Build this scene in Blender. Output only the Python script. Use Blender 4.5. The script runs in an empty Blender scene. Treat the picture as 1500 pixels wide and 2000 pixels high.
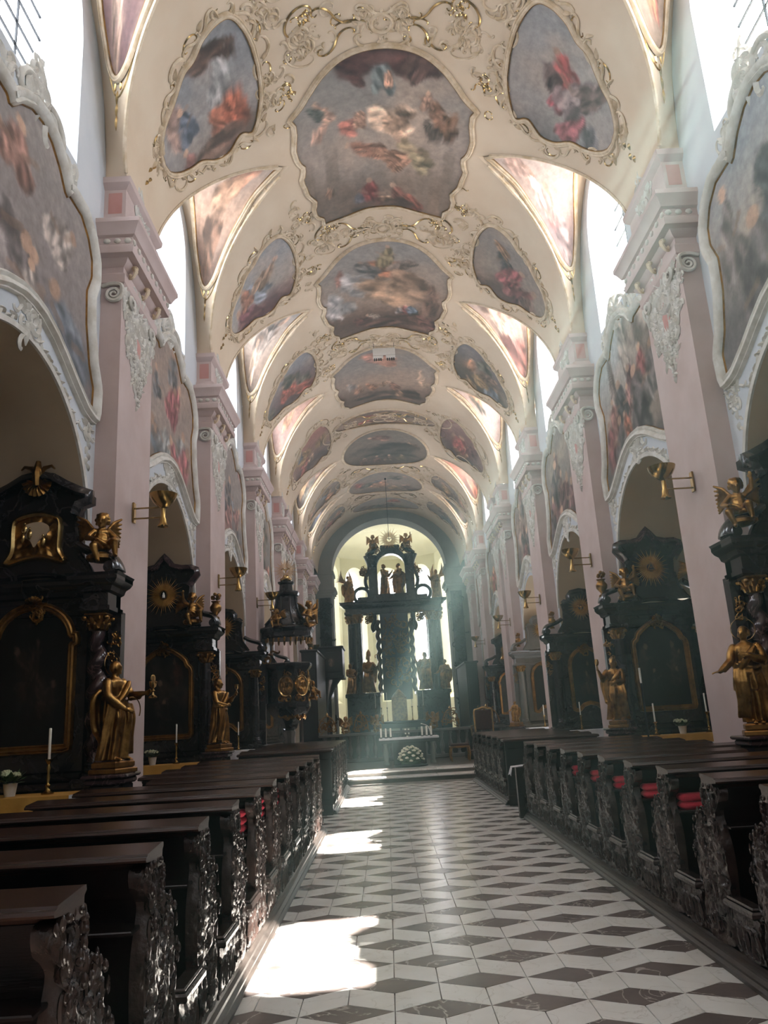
import bpy, math, random
import numpy as np
from mathutils import Vector, Matrix
PI = math.pi
scene = bpy.context.scene
COL = scene.collection
# ---------------------------------------------------------------- camera
def _n(v): return v / np.linalg.norm(v)
FPX = 1513.0
_ey = _n(np.array([6.0, 400.0, FPX]))
_ez = np.array([-338.0, -5744.0, FPX]); _ez = _n(_ez - _ey * (_ez @ _ey))
_R = np.stack([np.cross(_ey, _ez), _ey, _ez])        # rows: nave axes in lens axes
cam = bpy.data.cameras.new('camera')
cam_o = bpy.data.objects.new('camera', cam); COL.objects.link(cam_o)
_m = np.eye(4); _m[:3, 0] = _R[:, 0]; _m[:3, 1] = -_R[:, 1]; _m[:3, 2] = -_R[:, 2]; _m[:3, 3] = (-0.53, 0.0, 1.7)
cam_o.matrix_world = Matrix(_m.tolist())
cam.sensor_fit = 'VERTICAL'; cam.sensor_height = 24.0; cam.lens = FPX / 2000 * 24.0
cam.clip_start = 0.05; cam.clip_end = 300
scene.camera = cam_o
# ---------------------------------------------------------------- light and exposure
EXPOSURE = 0.95
WINDOW_GLOW = 13.0
SUN_STRENGTH = 90.0
scene.view_settings.view_transform = 'Standard'
scene.view_settings.look = 'None'
scene.view_settings.exposure = EXPOSURE
scene.view_settings.gamma = 1.0
scene.view_settings.use_curve_mapping = False
world = bpy.data.worlds.new('sky'); scene.world = world
world.use_nodes = True
_bg = world.node_tree.nodes['Background']
_bg.inputs['Color'].default_value = (0.80, 0.90, 1.0, 1); _bg.inputs['Strength'].default_value = 3.0
sun = bpy.data.lights.new('sun_offscreen', 'SUN'); sun.energy = SUN_STRENGTH; sun.angle = math.radians(0.6); sun.color = (1.0, 0.95, 0.86)
sun_o = bpy.data.objects.new('sun_offscreen', sun); COL.objects.link(sun_o)
_sd = Vector((-0.488, -0.06, -0.88)).normalized()
sun_o.rotation_euler = _sd.to_track_quat('-Z', 'Y').to_euler(); sun_o.location = (20, 8, 40)
scene.cycles.max_bounces = 8
scene.cycles.diffuse_bounces = 5
scene.cycles.glossy_bounces = 3
scene.cycles.transparent_max_bounces = 16
scene.cycles.sample_clamp_indirect = 8.0
scene.cycles.caustics_reflective = False
scene.cycles.caustics_refractive = False
# ---------------------------------------------------------------- helpers: geometry
def arr(a): return np.asarray(a, float)
class MB:
    def __init__(s): s.V = []; s.F = []; s.n = 0; s.C = []
    def add(s, V, F, col=None):
        V = arr(V).reshape(-1, 3)
        for f in F:
            f = np.asarray(f, int)
            if f.ndim == 1: f = f[None]
            if len(f): s.F.append(f + s.n)
        s.V.append(V); s.n += len(V)
        if col is not None: s.C.append(arr(col).reshape(-1, 3))
        return s
    def grid(s, P, cu=False, cv=False, flip=False, col=None):
        nu, nv = P.shape[:2]
        I = np.arange(nu * nv).reshape(nu, nv)
        a = I if cu else I[:-1]; b = np.roll(I, -1, 0) if cu else I[1:]
        if cv: a2, b2 = np.roll(a, -1, 1), np.roll(b, -1, 1)
        else: a2, b2 = a[:, 1:], b[:, 1:]; a, b = a[:, :-1], b[:, :-1]
        F = np.stack([a, b, b2, a2], -1).reshape(-1, 4)
        if flip: F = F[:, ::-1]
        return s.add(P.reshape(-1, 3), [F], col)
    def box(s, x0, x1, y0, y1, z0, z1):
        V = [(x, y, z) for z in (z0, z1) for y in (y0, y1) for x in (x0, x1)]
        return s.add(V, [np.array([(0, 2, 3, 1), (4, 5, 7, 6), (0, 1, 5, 4), (2, 6, 7, 3), (0, 4, 6, 2), (1, 3, 7, 5)])])
    def bbox(s, x0, x1, y0, y1, z0, z1, b=0.01):        # box with bevelled vertical and top edges
        xs, ys = (x0, x1), (y0, y1)
        def ring(d, z): return [(x0 + d, y0 + d, z), (x1 - d, y0 + d, z), (x1 - d, y1 - d, z), (x0 + d, y1 - d, z)]
        R = arr([ring(b, z0), ring(0, z0 + b), ring(0, z1 - b), ring(b, z1)])
        s.grid(R.transpose(1, 0, 2), cu=True)
        n = s.n - 16
        s.F.append(np.array([[n + 12, n + 8, n + 4, n + 0]])); s.F.append(np.array([[n + 3, n + 7, n + 11, n + 15]]))
        return s
    def tube(s, pts, r, n=6, cap=True, flat=None, up=None):
        pts = arr(pts); k = len(pts)
        r = np.broadcast_to(arr(r), (k,)) if np.ndim(r) < 2 else arr(r)
        T = np.gradient(pts, axis=0); T /= np.linalg.norm(T, axis=1)[:, None] + 1e-12
        u = (arr(up)[0] if np.ndim(up) == 2 else arr(up)) if up is not None else (arr((0, 0, 1)) if abs(T[0, 2]) < .9 else arr((1, 0, 0)))
        A = np.zeros((k, 3)); B = np.zeros((k, 3))
        a = u - T[0] * (u @ T[0]); a /= np.linalg.norm(a) + 1e-12
        for i in range(k):
            if up is not None and np.ndim(up) == 2: a = arr(up[i])
            a = a - T[i] * (a @ T[i]); a = a / (np.linalg.norm(a) + 1e-12)
            A[i] = a; B[i] = np.cross(T[i], a)
        th = np.linspace(0, 2 * PI, n, endpoint=False)
        fl = 1.0 if flat is None else flat
        P = pts[:, None] + r[:, None, None] * (np.cos(th)[None, :, None] * A[:, None] * fl + np.sin(th)[None, :, None] * B[:, None])
        n0 = s.n
        s.grid(P, cv=True, flip=True)
        if cap:
            s.F.append(np.array([n0 + np.arange(n)])); s.F.append(np.array([n0 + (k - 1) * n + np.arange(n)[::-1]]))
        return s
    def lathe(s, prof, n=16, c=(0, 0, 0), sx=1.0, sy=1.0, a0=0, a1=2 * PI, fn=None):
        prof = arr(prof); full = abs(a1 - a0 - 2 * PI) < 1e-6
        th = np.linspace(a0, a1, n, endpoint=not full)
        r = prof[:, 0][:, None] * np.ones(n)[None]
        if fn is not None: r = fn(r, th[None], prof[:, 1][:, None])
        P = np.stack([c[0] + sx * r * np.cos(th), c[1] + sy * r * np.sin(th), c[2] + prof[:, 1][:, None] * np.ones(n)], -1)
        n0 = s.n
        s.grid(P, cv=full, flip=True)
        if full and prof[0, 0] > 1e-5: s.F.append(np.array([n0 + np.arange(n)[::-1]]))
        if full and prof[-1, 0] > 1e-5: s.F.append(np.array([n0 + (len(prof) - 1) * n + np.arange(n)]))
        return s
    def ell(s, c, r, n=10, m=7, rot=None):
        r = np.broadcast_to(arr(r), (3,))
        ph = np.linspace(-PI / 2, PI / 2, m); th = np.linspace(0, 2 * PI, n, endpoint=False)
        P = np.stack([np.cos(ph)[:, None] * np.cos(th), np.cos(ph)[:, None] * np.sin(th), np.sin(ph)[:, None] * np.ones(n)], -1) * r
        if rot is not None: P = P @ arr(rot).T
        return s.grid(P + arr(c), cv=True, flip=True)
    def prism(s, poly, o, eu, ev, en, d):                # extruded polygon: back at o, front at o+en*d; poly CCW seen from +en
        poly = arr(poly); k = len(poly)
        B = arr(o) + poly[:, :1] * arr(eu) + poly[:, 1:] * arr(ev)
        T = B + arr(en) * d
        i = np.arange(k); j = (i + 1) % k
        return s.add(np.vstack([B, T]), [np.stack([i, j, j + k, i + k], 1), np.array([i[::-1]]), np.array([i + k])])
    def sweep(s, P, N, prof, closed=True):
        P = arr(P); N = arr(N); prof = arr(prof)
        if closed: T = np.roll(P, -1, 0) - np.roll(P, 1, 0)
        else: T = np.gradient(P, axis=0)
        T /= np.linalg.norm(T, axis=1)[:, None] + 1e-12
        S = np.cross(T, N); S /= np.linalg.norm(S, axis=1)[:, None] + 1e-12
        Q = P[:, None] + prof[None, :, :1] * S[:, None] + prof[None, :, 1:] * N[:, None]
        return s.grid(Q, cu=closed)
    def xf(s, M):
        M = arr(M); s.V = [v @ M[:3, :3].T + M[:3, 3] for v in s.V]; return s
    def merge(s, o, M=None):
        for v in o.V: pass
        V = np.vstack(o.V)
        if M is not None: M = arr(M); V = V @ M[:3, :3].T + M[:3, 3]
        s.add(V, o.F); return s
    def mesh(s, name, smooth=40):
        me = bpy.data.meshes.new(name)
        V = np.vstack(s.V).astype(np.float32)
        me.vertices.add(len(V)); me.vertices.foreach_set('co', V.ravel())
        loops = np.concatenate([f.ravel() for f in s.F]).astype(np.int32)
        sizes = np.concatenate([np.full(len(f), f.shape[1]) for f in s.F])
        st = np.concatenate([[0], np.cumsum(sizes)[:-1]]).astype(np.int32)
        me.loops.add(len(loops)); me.loops.foreach_set('vertex_index', loops)
        me.polygons.add(len(sizes)); me.polygons.foreach_set('loop_start', st)
        me.update(calc_edges=True); me.validate()
        if smooth:
            me.polygons.foreach_set('use_smooth', np.ones(len(me.polygons), bool))
            if smooth < 179: me.set_sharp_from_angle(angle=math.radians(smooth))
        else: me.polygons.foreach_set('use_smooth', np.zeros(len(me.polygons), bool))
        if s.C:
            C = np.vstack(s.C)
            if len(C) == len(V):
                ca = me.color_attributes.new('paint', 'FLOAT_COLOR', 'POINT')
                L = np.ones((len(C), 4), np.float32); L[:, :3] = np.where(C <= .04045, C / 12.92, ((np.clip(C, 0, 1) + .055) / 1.055) ** 2.4)
                ca.data.foreach_set('color', L.ravel())
        return me
def link(name, data, mat=None, parent=None, loc=(0, 0, 0), rz=0.0, sc=None):
    o = bpy.data.objects.new(name, data); COL.objects.link(o)
    if mat is not None and data is not None:
        if not data.materials: data.materials.append(mat)
    o.location = loc; o.rotation_euler = (0, 0, rz)
    if sc is not None: o.scale = (sc, sc, sc) if np.ndim(sc) == 0 else sc
    if parent is not None: o.parent = parent
    return o
def obj(name, mb, mat, parent=None, loc=(0, 0, 0), rz=0.0, smooth=40):
    return link(name, mb.mesh(name, smooth), mat, parent, loc, rz)
def tag(o, label=None, cat=None, group=None, kind=None):
    if label: o['label'] = label
    if cat: o['category'] = cat
    if group: o['group'] = group
    if kind: o['kind'] = kind
    return o
def thing(name, label, cat, loc=(0, 0, 0), rz=0.0, group=None, sc=None):
    o = link(name, None, None, None, loc, rz, sc); o.empty_display_size = .1
    return tag(o, label, cat, group)
def dup(root, loc=None, rz=None, label=None, group=None, parent=None, sc=None):
    c = root.copy(); COL.objects.link(c); c.parent = parent
    if loc is not None: c.location = loc
    if rz is not None: c.rotation_euler = (0, 0, rz)
    if sc is not None: c.scale = (sc, sc, sc) if np.ndim(sc) == 0 else sc
    if label: c['label'] = label
    if group: c['group'] = group
    for ch in KIDS.get(root.name, [x for x in root.children]): dup(ch, parent=c)
    return c
KIDS = {}
def catmull(P, n=8, closed=True):
    P = arr(P); k = len(P); out = []
    rng_ = range(k) if closed else range(k - 1)
    for i in rng_:
        g = (lambda j: P[j % k]) if closed else (lambda j: P[min(max(j, 0), k - 1)])
        p0, p1, p2, p3 = g(i - 1), g(i), g(i + 1), g(i + 2)
        t = np.linspace(0, 1, n, endpoint=False)[:, None]
        out.append(.5 * (2 * p1 + (p2 - p0) * t + (2 * p0 - 5 * p1 + 4 * p2 - p3) * t ** 2 + (3 * p1 - p0 - 3 * p2 + p3) * t ** 3))
    if not closed: out.append(P[-1:])
    return np.vstack(out)
def resample(P, n, closed=True):
    P = arr(P); Q = np.vstack([P, P[:1]]) if closed else P
    d = np.concatenate([[0], np.cumsum(np.linalg.norm(np.diff(Q, axis=0), axis=1))])
    t = np.linspace(0, d[-1], n, endpoint=not closed)
    return np.stack([np.interp(t, d, Q[:, i]) for i in range(Q.shape[1])], 1)
def area2(P): return .5 * np.sum(P[:, 0] * np.roll(P[:, 1], -1) - np.roll(P[:, 0], -1) * P[:, 1])
class Surf:                                            # a parametric wall or vault surface with its inward normal
    def __init__(s, fn, inside): s.fn = fn; s.inside = arr(inside)
    def pt(s, uv): uv = arr(uv); return s.fn(uv[..., 0], uv[..., 1])
    def nr(s, uv, e=1e-3):
        uv = arr(uv); u, v = uv[..., 0], uv[..., 1]
        a = s.fn(u + e, v) - s.fn(u - e, v); b = s.fn(u, v + e) - s.fn(u, v - e)
        n = np.cross(a, b); n /= np.linalg.norm(n, axis=-1)[..., None] + 1e-12
        p = s.fn(u, v); ins = s.inside if s.inside is not None else 0
        sg = np.sign(np.sum(n * (np.where(np.isnan(ins), p, ins) - p), -1)); sg = np.where(sg == 0, 1, sg)
        return n * sg[..., None]
    def loop(s, uv):                                   # closed outline turned CCW about the inward normal
        uv = arr(uv); P = s.pt(uv); N = s.nr(uv)
        c = P.mean(0); A = np.cross(P - c, np.roll(P, -1, 0) - c).sum(0)
        if A @ N.mean(0) < 0: uv = uv[::-1]; P = P[::-1]; N = N[::-1]
        return uv, P, N
def curl(n=26, k=1.5, ke=14, S=False, p=3.0):          # unit C or S scroll, returned along +x from the origin
    s = np.linspace(-1, 1, n); kk = k + (ke - k) * np.abs(s) ** p
    if S: kk = kk * np.sign(s + 1e-9)
    h = np.cumsum(kk) * (s[1] - s[0]); h -= h[n // 2]
    P = np.cumsum(np.stack([np.cos(h), np.sin(h)], 1), 0) * (s[1] - s[0])
    d = P[-1] - P[0]; a = math.atan2(d[1], d[0]); c_, s_ = math.cos(-a), math.sin(-a)
    P = (P - P[0]) @ np.array([[c_, s_], [-s_, c_]])
    return P / (np.ptp(P[:, 0]) + 1e-9)
CURL_C = curl(); CURL_S = curl(S=True); CURL_T = curl(k=3.2, ke=20, p=5); CURL_L = curl(k=.5, ke=9, p=6)
def place2(C, p, q, flip=1):                           # lay a unit scroll from p to q
    p = arr(p); q = arr(q); d = q - p
    return p + C[:, :1] * d + flip * C[:, 1:] * arr((-d[1], d[0]))
def orn(mb, surf, curve, r, n=5, lift=.35, taper=.45):
    c = arr(curve); P = surf.pt(c); N = surf.nr(c); k = len(c)
    t = np.linspace(-1, 1, k); rr = r * (1 - (1 - taper) * np.abs(t) ** 2)
    mb.tube(P + N * (rr * lift)[:, None], rr, n=n, up=N)
def leaf(mb, surf, p, ang, L, w, h=.02, nseg=5):       # a raised pointed leaf on a surface
    t = np.linspace(0, 1, nseg); wd = w * np.sin(PI * t ** .75) ; d = arr((math.cos(ang), math.sin(ang))); e = arr((-d[1], d[0]))
    bend = .25 * L * t ** 2
    c = arr(p) + t[:, None] * L * d + bend[:, None] * e
    uv = np.stack([c - wd[:, None] * e, c, c + wd[:, None] * e], 1)
    P = surf.pt(uv); N = surf.nr(uv)
    hh = np.stack([np.full(nseg, .002), h * (0.4 + np.sin(PI * t)), np.full(nseg, .002)], 1)
    Q = P + N * hh[..., None]
    i0 = mb.n
    mb.grid(Q)
    return mb
# ---------------------------------------------------------------- materials
def lin(c):
    if isinstance(c, str): c = [int(c[i:i + 2], 16) / 255 for i in (0, 2, 4)]
    return tuple(x / 12.92 if x <= .04045 else ((x + .055) / 1.055) ** 2.4 for x in c) + (1,)
def material(name, c1, c2=None, scale=3.0, rough=.6, metal=0.0, bump=0.0, bscale=None, detail=5.0, spec=.5, coat=0.0, vein=None, stretch=None, lo=.35, hi=.65, sheen=0, world=False):
    m = bpy.data.materials.new(name); m.use_nodes = True
    nt = m.node_tree; N = nt.nodes; L = nt.links; b = N['Principled BSDF']
    b.inputs['Roughness'].default_value = rough; b.inputs['Metallic'].default_value = metal
    b.inputs['Specular IOR Level'].default_value = spec; b.inputs['Coat Weight'].default_value = coat
    b.inputs['Coat Roughness'].default_value = .08
    b.inputs['Base Color'].default_value = lin(c1)
    if world: co = N.new('ShaderNodeNewGeometry').outputs['Position']
    else: co = N.new('ShaderNodeTexCoord').outputs['Object']
    if stretch:
        mp = N.new('ShaderNodeMapping'); mp.inputs['Scale'].default_value = stretch; L.new(co, mp.inputs['Vector']); co = mp.outputs['Vector']
    col = None
    if c2 is not None:
        nz = N.new('ShaderNodeTexNoise'); nz.inputs['Scale'].default_value = scale; nz.inputs['Detail'].default_value = detail; nz.inputs['Roughness'].default_value = .6
        L.new(co, nz.inputs['Vector'])
        r = N.new('ShaderNodeValToRGB'); r.color_ramp.elements[0].position = lo; r.color_ramp.elements[1].position = hi
        r.color_ramp.elements[0].color = lin(c1); r.color_ramp.elements[1].color = lin(c2)
        L.new(nz.outputs['Fac'], r.inputs['Fac']); col = r.outputs['Color']
        if vein:
            v = N.new('ShaderNodeTexNoise'); v.inputs['Scale'].default_value = vein[1]; v.inputs['Detail'].default_value = 7; v.inputs['Distortion'].default_value = 1.5
            L.new(co, v.inputs['Vector'])
            a = N.new('ShaderNodeMath'); a.operation = 'SUBTRACT'; a.inputs[1].default_value = .5; L.new(v.outputs['Fac'], a.inputs[0])
            a2 = N.new('ShaderNodeMath'); a2.operation = 'ABSOLUTE'; L.new(a.outputs[0], a2.inputs[0])
            rr = N.new('ShaderNodeValToRGB'); rr.color_ramp.elements[0].position = 0.0; rr.color_ramp.elements[0].color = (1, 1, 1, 1)
            rr.color_ramp.elements[1].position = vein[2]; rr.color_ramp.elements[1].color = (0, 0, 0, 1)
            L.new(a2.outputs[0], rr.inputs['Fac'])
            mx = N.new('ShaderNodeMix'); mx.data_type = 'RGBA'; L.new(rr.outputs['Color'], mx.inputs['Factor']); L.new(col, mx.inputs['A']); mx.inputs['B'].default_value = lin(vein[0])
            col = mx.outputs['Result']
        L.new(col, b.inputs['Base Color'])
    if bump:
        nb = N.new('ShaderNodeTexNoise'); nb.inputs['Scale'].default_value = bscale or scale * 4; nb.inputs['Detail'].default_value = 4
        L.new(co, nb.inputs['Vector'])
        bp = N.new('ShaderNodeBump'); bp.inputs['Strength'].default_value = bump; bp.inputs['Distance'].default_value = .02
        L.new(nb.outputs['Fac'], bp.inputs['Height']); L.new(bp.outputs['Normal'], b.inputs['Normal'])
    return m
def painted(name, rough=.75, dark=0.0, crack=.10, spec=.3):
    m = bpy.data.materials.new(name); m.use_nodes = True
    nt = m.node_tree; N = nt.nodes; L = nt.links; b = N['Principled BSDF']
    b.inputs['Roughness'].default_value = rough; b.inputs['Specular IOR Level'].default_value = spec
    a = N.new('ShaderNodeAttribute'); a.attribute_name = 'paint'
    tc = N.new('ShaderNodeTexCoord'); nz = N.new('ShaderNodeTexNoise'); nz.inputs['Scale'].default_value = 9; nz.inputs['Detail'].default_value = 8; nz.inputs['Roughness'].default_value = .7
    L.new(tc.outputs['Object'], nz.inputs['Vector'])
    mr = N.new('ShaderNodeMapRange'); mr.inputs['From Min'].default_value = .3; mr.inputs['From Max'].default_value = .7; mr.inputs['To Min'].default_value = 1 - crack * 2; mr.inputs['To Max'].default_value = 1 + crack * 2
    L.new(nz.outputs['Fac'], mr.inputs['Value'])
    mx = N.new('ShaderNodeVectorMath'); mx.operation = 'SCALE'; L.new(a.outputs['Color'], mx.inputs[0]); L.new(mr.outputs['Result'], mx.inputs['Scale'])
    L.new(mx.outputs['Vector'], b.inputs['Base Color'])
    return m
M = {}
M['cream'] = material('cream_plaster', 'D2BFA7', 'CAB49A', 1.2, .8, bump=.08, bscale=6)
M['white'] = material('white_plaster', 'BCC1C7', 'C8CBCF', .9, .85, bump=.06, bscale=5)
M['stucco'] = material('white_stucco', 'D6D4CE', 'BDB8AD', 5, .7, bump=.15, bscale=14)
M['vstucco'] = material('cream_stucco', 'D8C6AE', 'B79F7C', 6, .65, bump=.12, bscale=14)
M['pink'] = material('pink_plaster', 'C3B1AD', 'B8A39D', 1.4, .75, bump=.08, bscale=7)
M['rose'] = material('rose_panel', 'BF9088', 'B58078', 2.5, .7)
M['beige'] = material('beige_plaster', 'BCA88E', 'B09C82', .8, .85, bump=.06, bscale=5)
M['choir'] = material('choir_plaster', 'CFCBA8', 'C3BE9A', .8, .85)
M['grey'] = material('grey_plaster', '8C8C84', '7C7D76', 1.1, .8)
M['floorw'] = material('white_marble', 'EFEFEC', 'E2E1DC', 2.2, .22, spec=.5, vein=('D4D2CC', 2.3, .012), world=True)
M['floord'] = material('dark_marble', '645D5B', '756B68', 3.0, .24, spec=.5, vein=('B5AEA8', 1.6, .012), world=True, detail=9)
M['joint'] = material('grey_mortar', '7F7C77', '6D6A66', 6, .8)
M['step'] = material('step_stone', '6A6662', '5A5652', 3, .3, spec=.5)
M['black'] = material('black_marble', '161517', '252124', 2.5, .18, spec=.6, vein=('3a3537', 2.0, .02), bump=.03, bscale=5)
M['brownm'] = material('brown_marble', '2A1D20', '3D2A2C', 4, .16, spec=.6, vein=('6d5a58', 3.0, .02))
M['altwood'] = material('altar_wood', '1A1718', '262022', 3, .32, bump=.08, bscale=18)
M['wood'] = material('pew_wood', '181110', '221714', 2.2, .26, spec=.5, bump=.06, bscale=12, stretch=(1, 14, 14))
M['railw'] = material('rail_wood', '2C1E1A', '38261F', 2.2, .24, spec=.5, bump=.05, bscale=12, stretch=(1, 14, 14))
M['carve'] = material('carved_wood', '241C1A', '3A2E2A', 7, .24, spec=.6, bump=.35, bscale=30)
M['plat'] = material('platform_wood', '2E2926', '3C3632', 3, .35, bump=.12, bscale=14, stretch=(8, 1, 8))
M['gold'] = material('gilding', 'A9824A', '6E4E28', 9, .30, metal=1.0, bump=.12, bscale=22)
M['goldl'] = material('bright_gilding', 'CBAE78', 'A5834C', 8, .25, metal=1.0, bump=.08, bscale=20)
M['goldf'] = material('frame_gilding', 'A67C40', '70502A', 7, .32, metal=.75, bump=.12, bscale=22)
M['ray'] = material('sunburst_gilding', 'D2AA62', 'B0823C', 8, .32, metal=.55)
M['brass'] = material('brass', 'A88A52', '8D7242', 5, .22, metal=1.0)
M['candle'] = material('candle_wax', 'ECEAE2', 'E0DDD2', 5, .5)
M['yellow'] = material('yellow_cloth', 'C89A4A', 'B98A3C', 4, .85, bump=.1, bscale=30)
M['linen'] = material('white_linen', 'D6D6D8', 'C2C4CC', 5, .9, bump=.15, bscale=25)
M['red'] = material('red_cushion', 'B3253A', '9A1C30', 6, .8, bump=.15, bscale=40)
M['pot'] = material('white_ceramic', 'D4D3D0', 'C9C8C4', 3, .35)
M['leafm'] = material('green_leaf', '3F5A34', '2B4224', 8, .5)
M['petal'] = material('pale_petal', 'C9CBB0', 'B4BC96', 20, .6)
M['rosew'] = material('white_rose', 'EFEDDF', 'D9D8BE', 20, .6)
M['iron'] = material('black_iron', '17181A', '222326', 6, .45, metal=.6)
M['oil'] = painted('oil_painting', rough=.35, crack=.12, spec=.4)
M['fresco'] = painted('fresco_paint')
M['velvet'] = material('dark_velvet', '4A2D2A', '3C2422', 8, .9)
M['plate'] = material('white_board', 'D9D6D0', 'CFCBC4', 4, .6)
def window_material(name, tint, strength, clear):
    m = bpy.data.materials.new(name); m.use_nodes = True
    nt = m.node_tree; N = nt.nodes; L = nt.links; N.clear()
    out = N.new('ShaderNodeOutputMaterial'); mix = N.new('ShaderNodeMixShader'); em = N.new('ShaderNodeEmission'); tr = N.new('ShaderNodeBsdfTransparent')
    em.inputs['Color'].default_value = tint; em.inputs['Strength'].default_value = strength
    mix.inputs['Fac'].default_value = clear
    L.new(em.outputs[0], mix.inputs[1]); L.new(tr.outputs[0], mix.inputs[2]); L.new(mix.outputs[0], out.inputs['Surface'])
    return m
M['glass'] = window_material('daylit_glass', (.86, .93, 1, 1), WINDOW_GLOW, .45)
M['glassx'] = window_material('daylit_choir_glass', (.88, .95, 1, 1), WINDOW_GLOW * .55, .3)
M['glassc'] = window_material('daylit_chapel_glass', (1, .86, .68, 1), WINDOW_GLOW * .35, .2)
# ---------------------------------------------------------------- painted pictures
def hsh(i, j, s): 
    v = np.sin(i * 127.1 + j * 311.7 + s * 74.7) * 43758.5453; return v - np.floor(v)
def vn(x, y, s):
    i, j = np.floor(x), np.floor(y); a, b = x - i, y - j; a = a * a * (3 - 2 * a); b = b * b * (3 - 2 * b)
    return (hsh(i, j, s) * (1 - a) + hsh(i + 1, j, s) * a) * (1 - b) + (hsh(i, j + 1, s) * (1 - a) + hsh(i + 1, j + 1, s) * a) * b
def fbm(x, y, s, o=4):
    t = 0; w = .5
    for k in range(o): t = t + w * vn(x * 2 ** k, y * 2 ** k, s + k * 3.7); w *= .5
    return t / (1 - .5 ** o)
def hx(c): return arr([int(c[i:i + 2], 16) / 255 for i in (0, 2, 4)])
def over(C, m, col): return C * (1 - m[:, None]) + m[:, None] * col
def sst(x, a, b): t = np.clip((x - a) / (b - a + 1e-9), 0, 1); return t * t * (3 - 2 * t)
SKIN = 'B89C8A'
def picture(u, v, seed, sky=('8E99A8', 'A39C97', '7A675C'), figs=None, nf=9, pal=('A0524A', '5D7391', '8F7A55', '6B5A52', 'B98A6A', '57605A'), clouds=.5, cloudc='BDAF9F', dark=1.0, fs=.11, ground=.25, arch=0.0):
    rg = random.Random(seed)
    wu = u + .09 * (fbm(u * 3, v * 3, seed) - .5); wv = v + .09 * (fbm(u * 3 + 9, v * 3, seed + 5) - .5)
    a, b, c = hx(sky[0]), hx(sky[1]), hx(sky[2])
    t = sst(wv, .35, .95)[:, None]; C = b * (1 - t) + a * t
    g = sst(-wv, -ground - .18, -ground + .1)[:, None]; C = C * (1 - g) + c * g
    f = fbm(wu * 3.2, wv * 4.2, seed + 11); C = over(C, .75 * clouds * sst(f, .42, .8), hx(cloudc))
    f = fbm(wu * 2.3 + 4, wv * 3, seed + 21); C = over(C, .28 * sst(f, .45, .85), hx(sky[0]) * .82)
    if arch:
        for k in range(5):
            x0 = rg.choice([rg.uniform(.02, .3), rg.uniform(.68, .95)]); w = rg.uniform(.03, .06)
            m = (1 - sst(np.abs(u - x0), w * .8, w)) * (1 - sst(v, .3, .36 + .3 * rg.random())) * arch
            C = over(C, m, hx('6E6660') * rg.uniform(.8, 1.25))
    L = figs if figs is not None else []
    if figs is None:
        for k in range(nf):
            x = rg.gauss(.5, .2); y = rg.choice([rg.gauss(.3, .1), rg.gauss(.55, .15)])
            L.append((x, y, fs * rg.uniform(.7, 1.3), rg.choice(pal)))
    for k, fg in enumerate(L):
        x, y, s_, col = fg[:4]; an = fg[4] if len(fg) > 4 else rg.uniform(-.9, .9); al = fg[5] if len(fg) > 5 else 1.25
        skin = fg[6] if len(fg) > 6 else True
        du, dv = wu - x, wv - y; ca, sa = math.cos(an), math.sin(an)
        p, q = (du * ca + dv * sa) / s_, (-du * sa + dv * ca) / (s_ * al)
        wob = .75 * (fbm(u * 9, v * 9, seed + k * 2.3) - .5) + .45 * (fbm(u * 24, v * 24, seed + k * 1.7) - .5)
        lobes = ((0, 0, 1.0, 1.0), (.55, -.45, .6, .84), (-.5, -.55, .58, 1.12), (.12, .55, .55, 1.06), (rg.uniform(-.7, .7), rg.uniform(-.9, .2), .42, rg.uniform(.7, 1.25)))
        for lp, lq, lr, lt in lobes:
            m = .88 * (1 - sst(np.sqrt((p - lp) ** 2 + (q - lq) ** 2) / lr + wob, .62, 1.02))
            fold = .55 + .9 * vn(p * 3.6 + 2.2 * q + lp * 9, q * 1.5 - p, seed + k + lr)
            C = C * (1 - m[:, None]) + m[:, None] * hx(col) * (lt * fold)[:, None]
        if skin:
            hx_, hy_ = x - sa * s_ * al * 1.12, y + ca * s_ * al * 1.12
            d = np.hypot(wu - hx_, (wv - hy_)) / (s_ * .34)
            C = over(C, (1 - sst(d, .75, 1.05)) * .9, hx(SKIN) * (.8 + .35 * rg.random()))
            for sgn in (-1, 1):                      # a limb reaching out
                ex, ey = x + sgn * s_ * rg.uniform(.8, 1.3), y + s_ * rg.uniform(-.4, .9)
                ax, ay = ex - x, ey - y; ll = ax * ax + ay * ay
                tt = np.clip(((wu - x) * ax + (wv - y) * ay) / ll, .35, 1)
                d = np.hypot(wu - x - tt * ax, wv - y - tt * ay) / (s_ * .15)
                C = over(C, (1 - sst(d, .7, 1.1)) * .5, hx(SKIN) * rg.uniform(.6, .85))
    br = fbm(u * 26, v * 26, seed + 31, 3); C = C * (.90 + .20 * br)[:, None]
    grey = C.mean(1)[:, None]; C = C * .64 + grey * .36 * arr((1.05, .99, .95)); C = C * .94 + arr((.50, .46, .43)) * .06
    return np.clip(C * dark * arr((1.07, .99, .93)), 0, 1)
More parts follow.
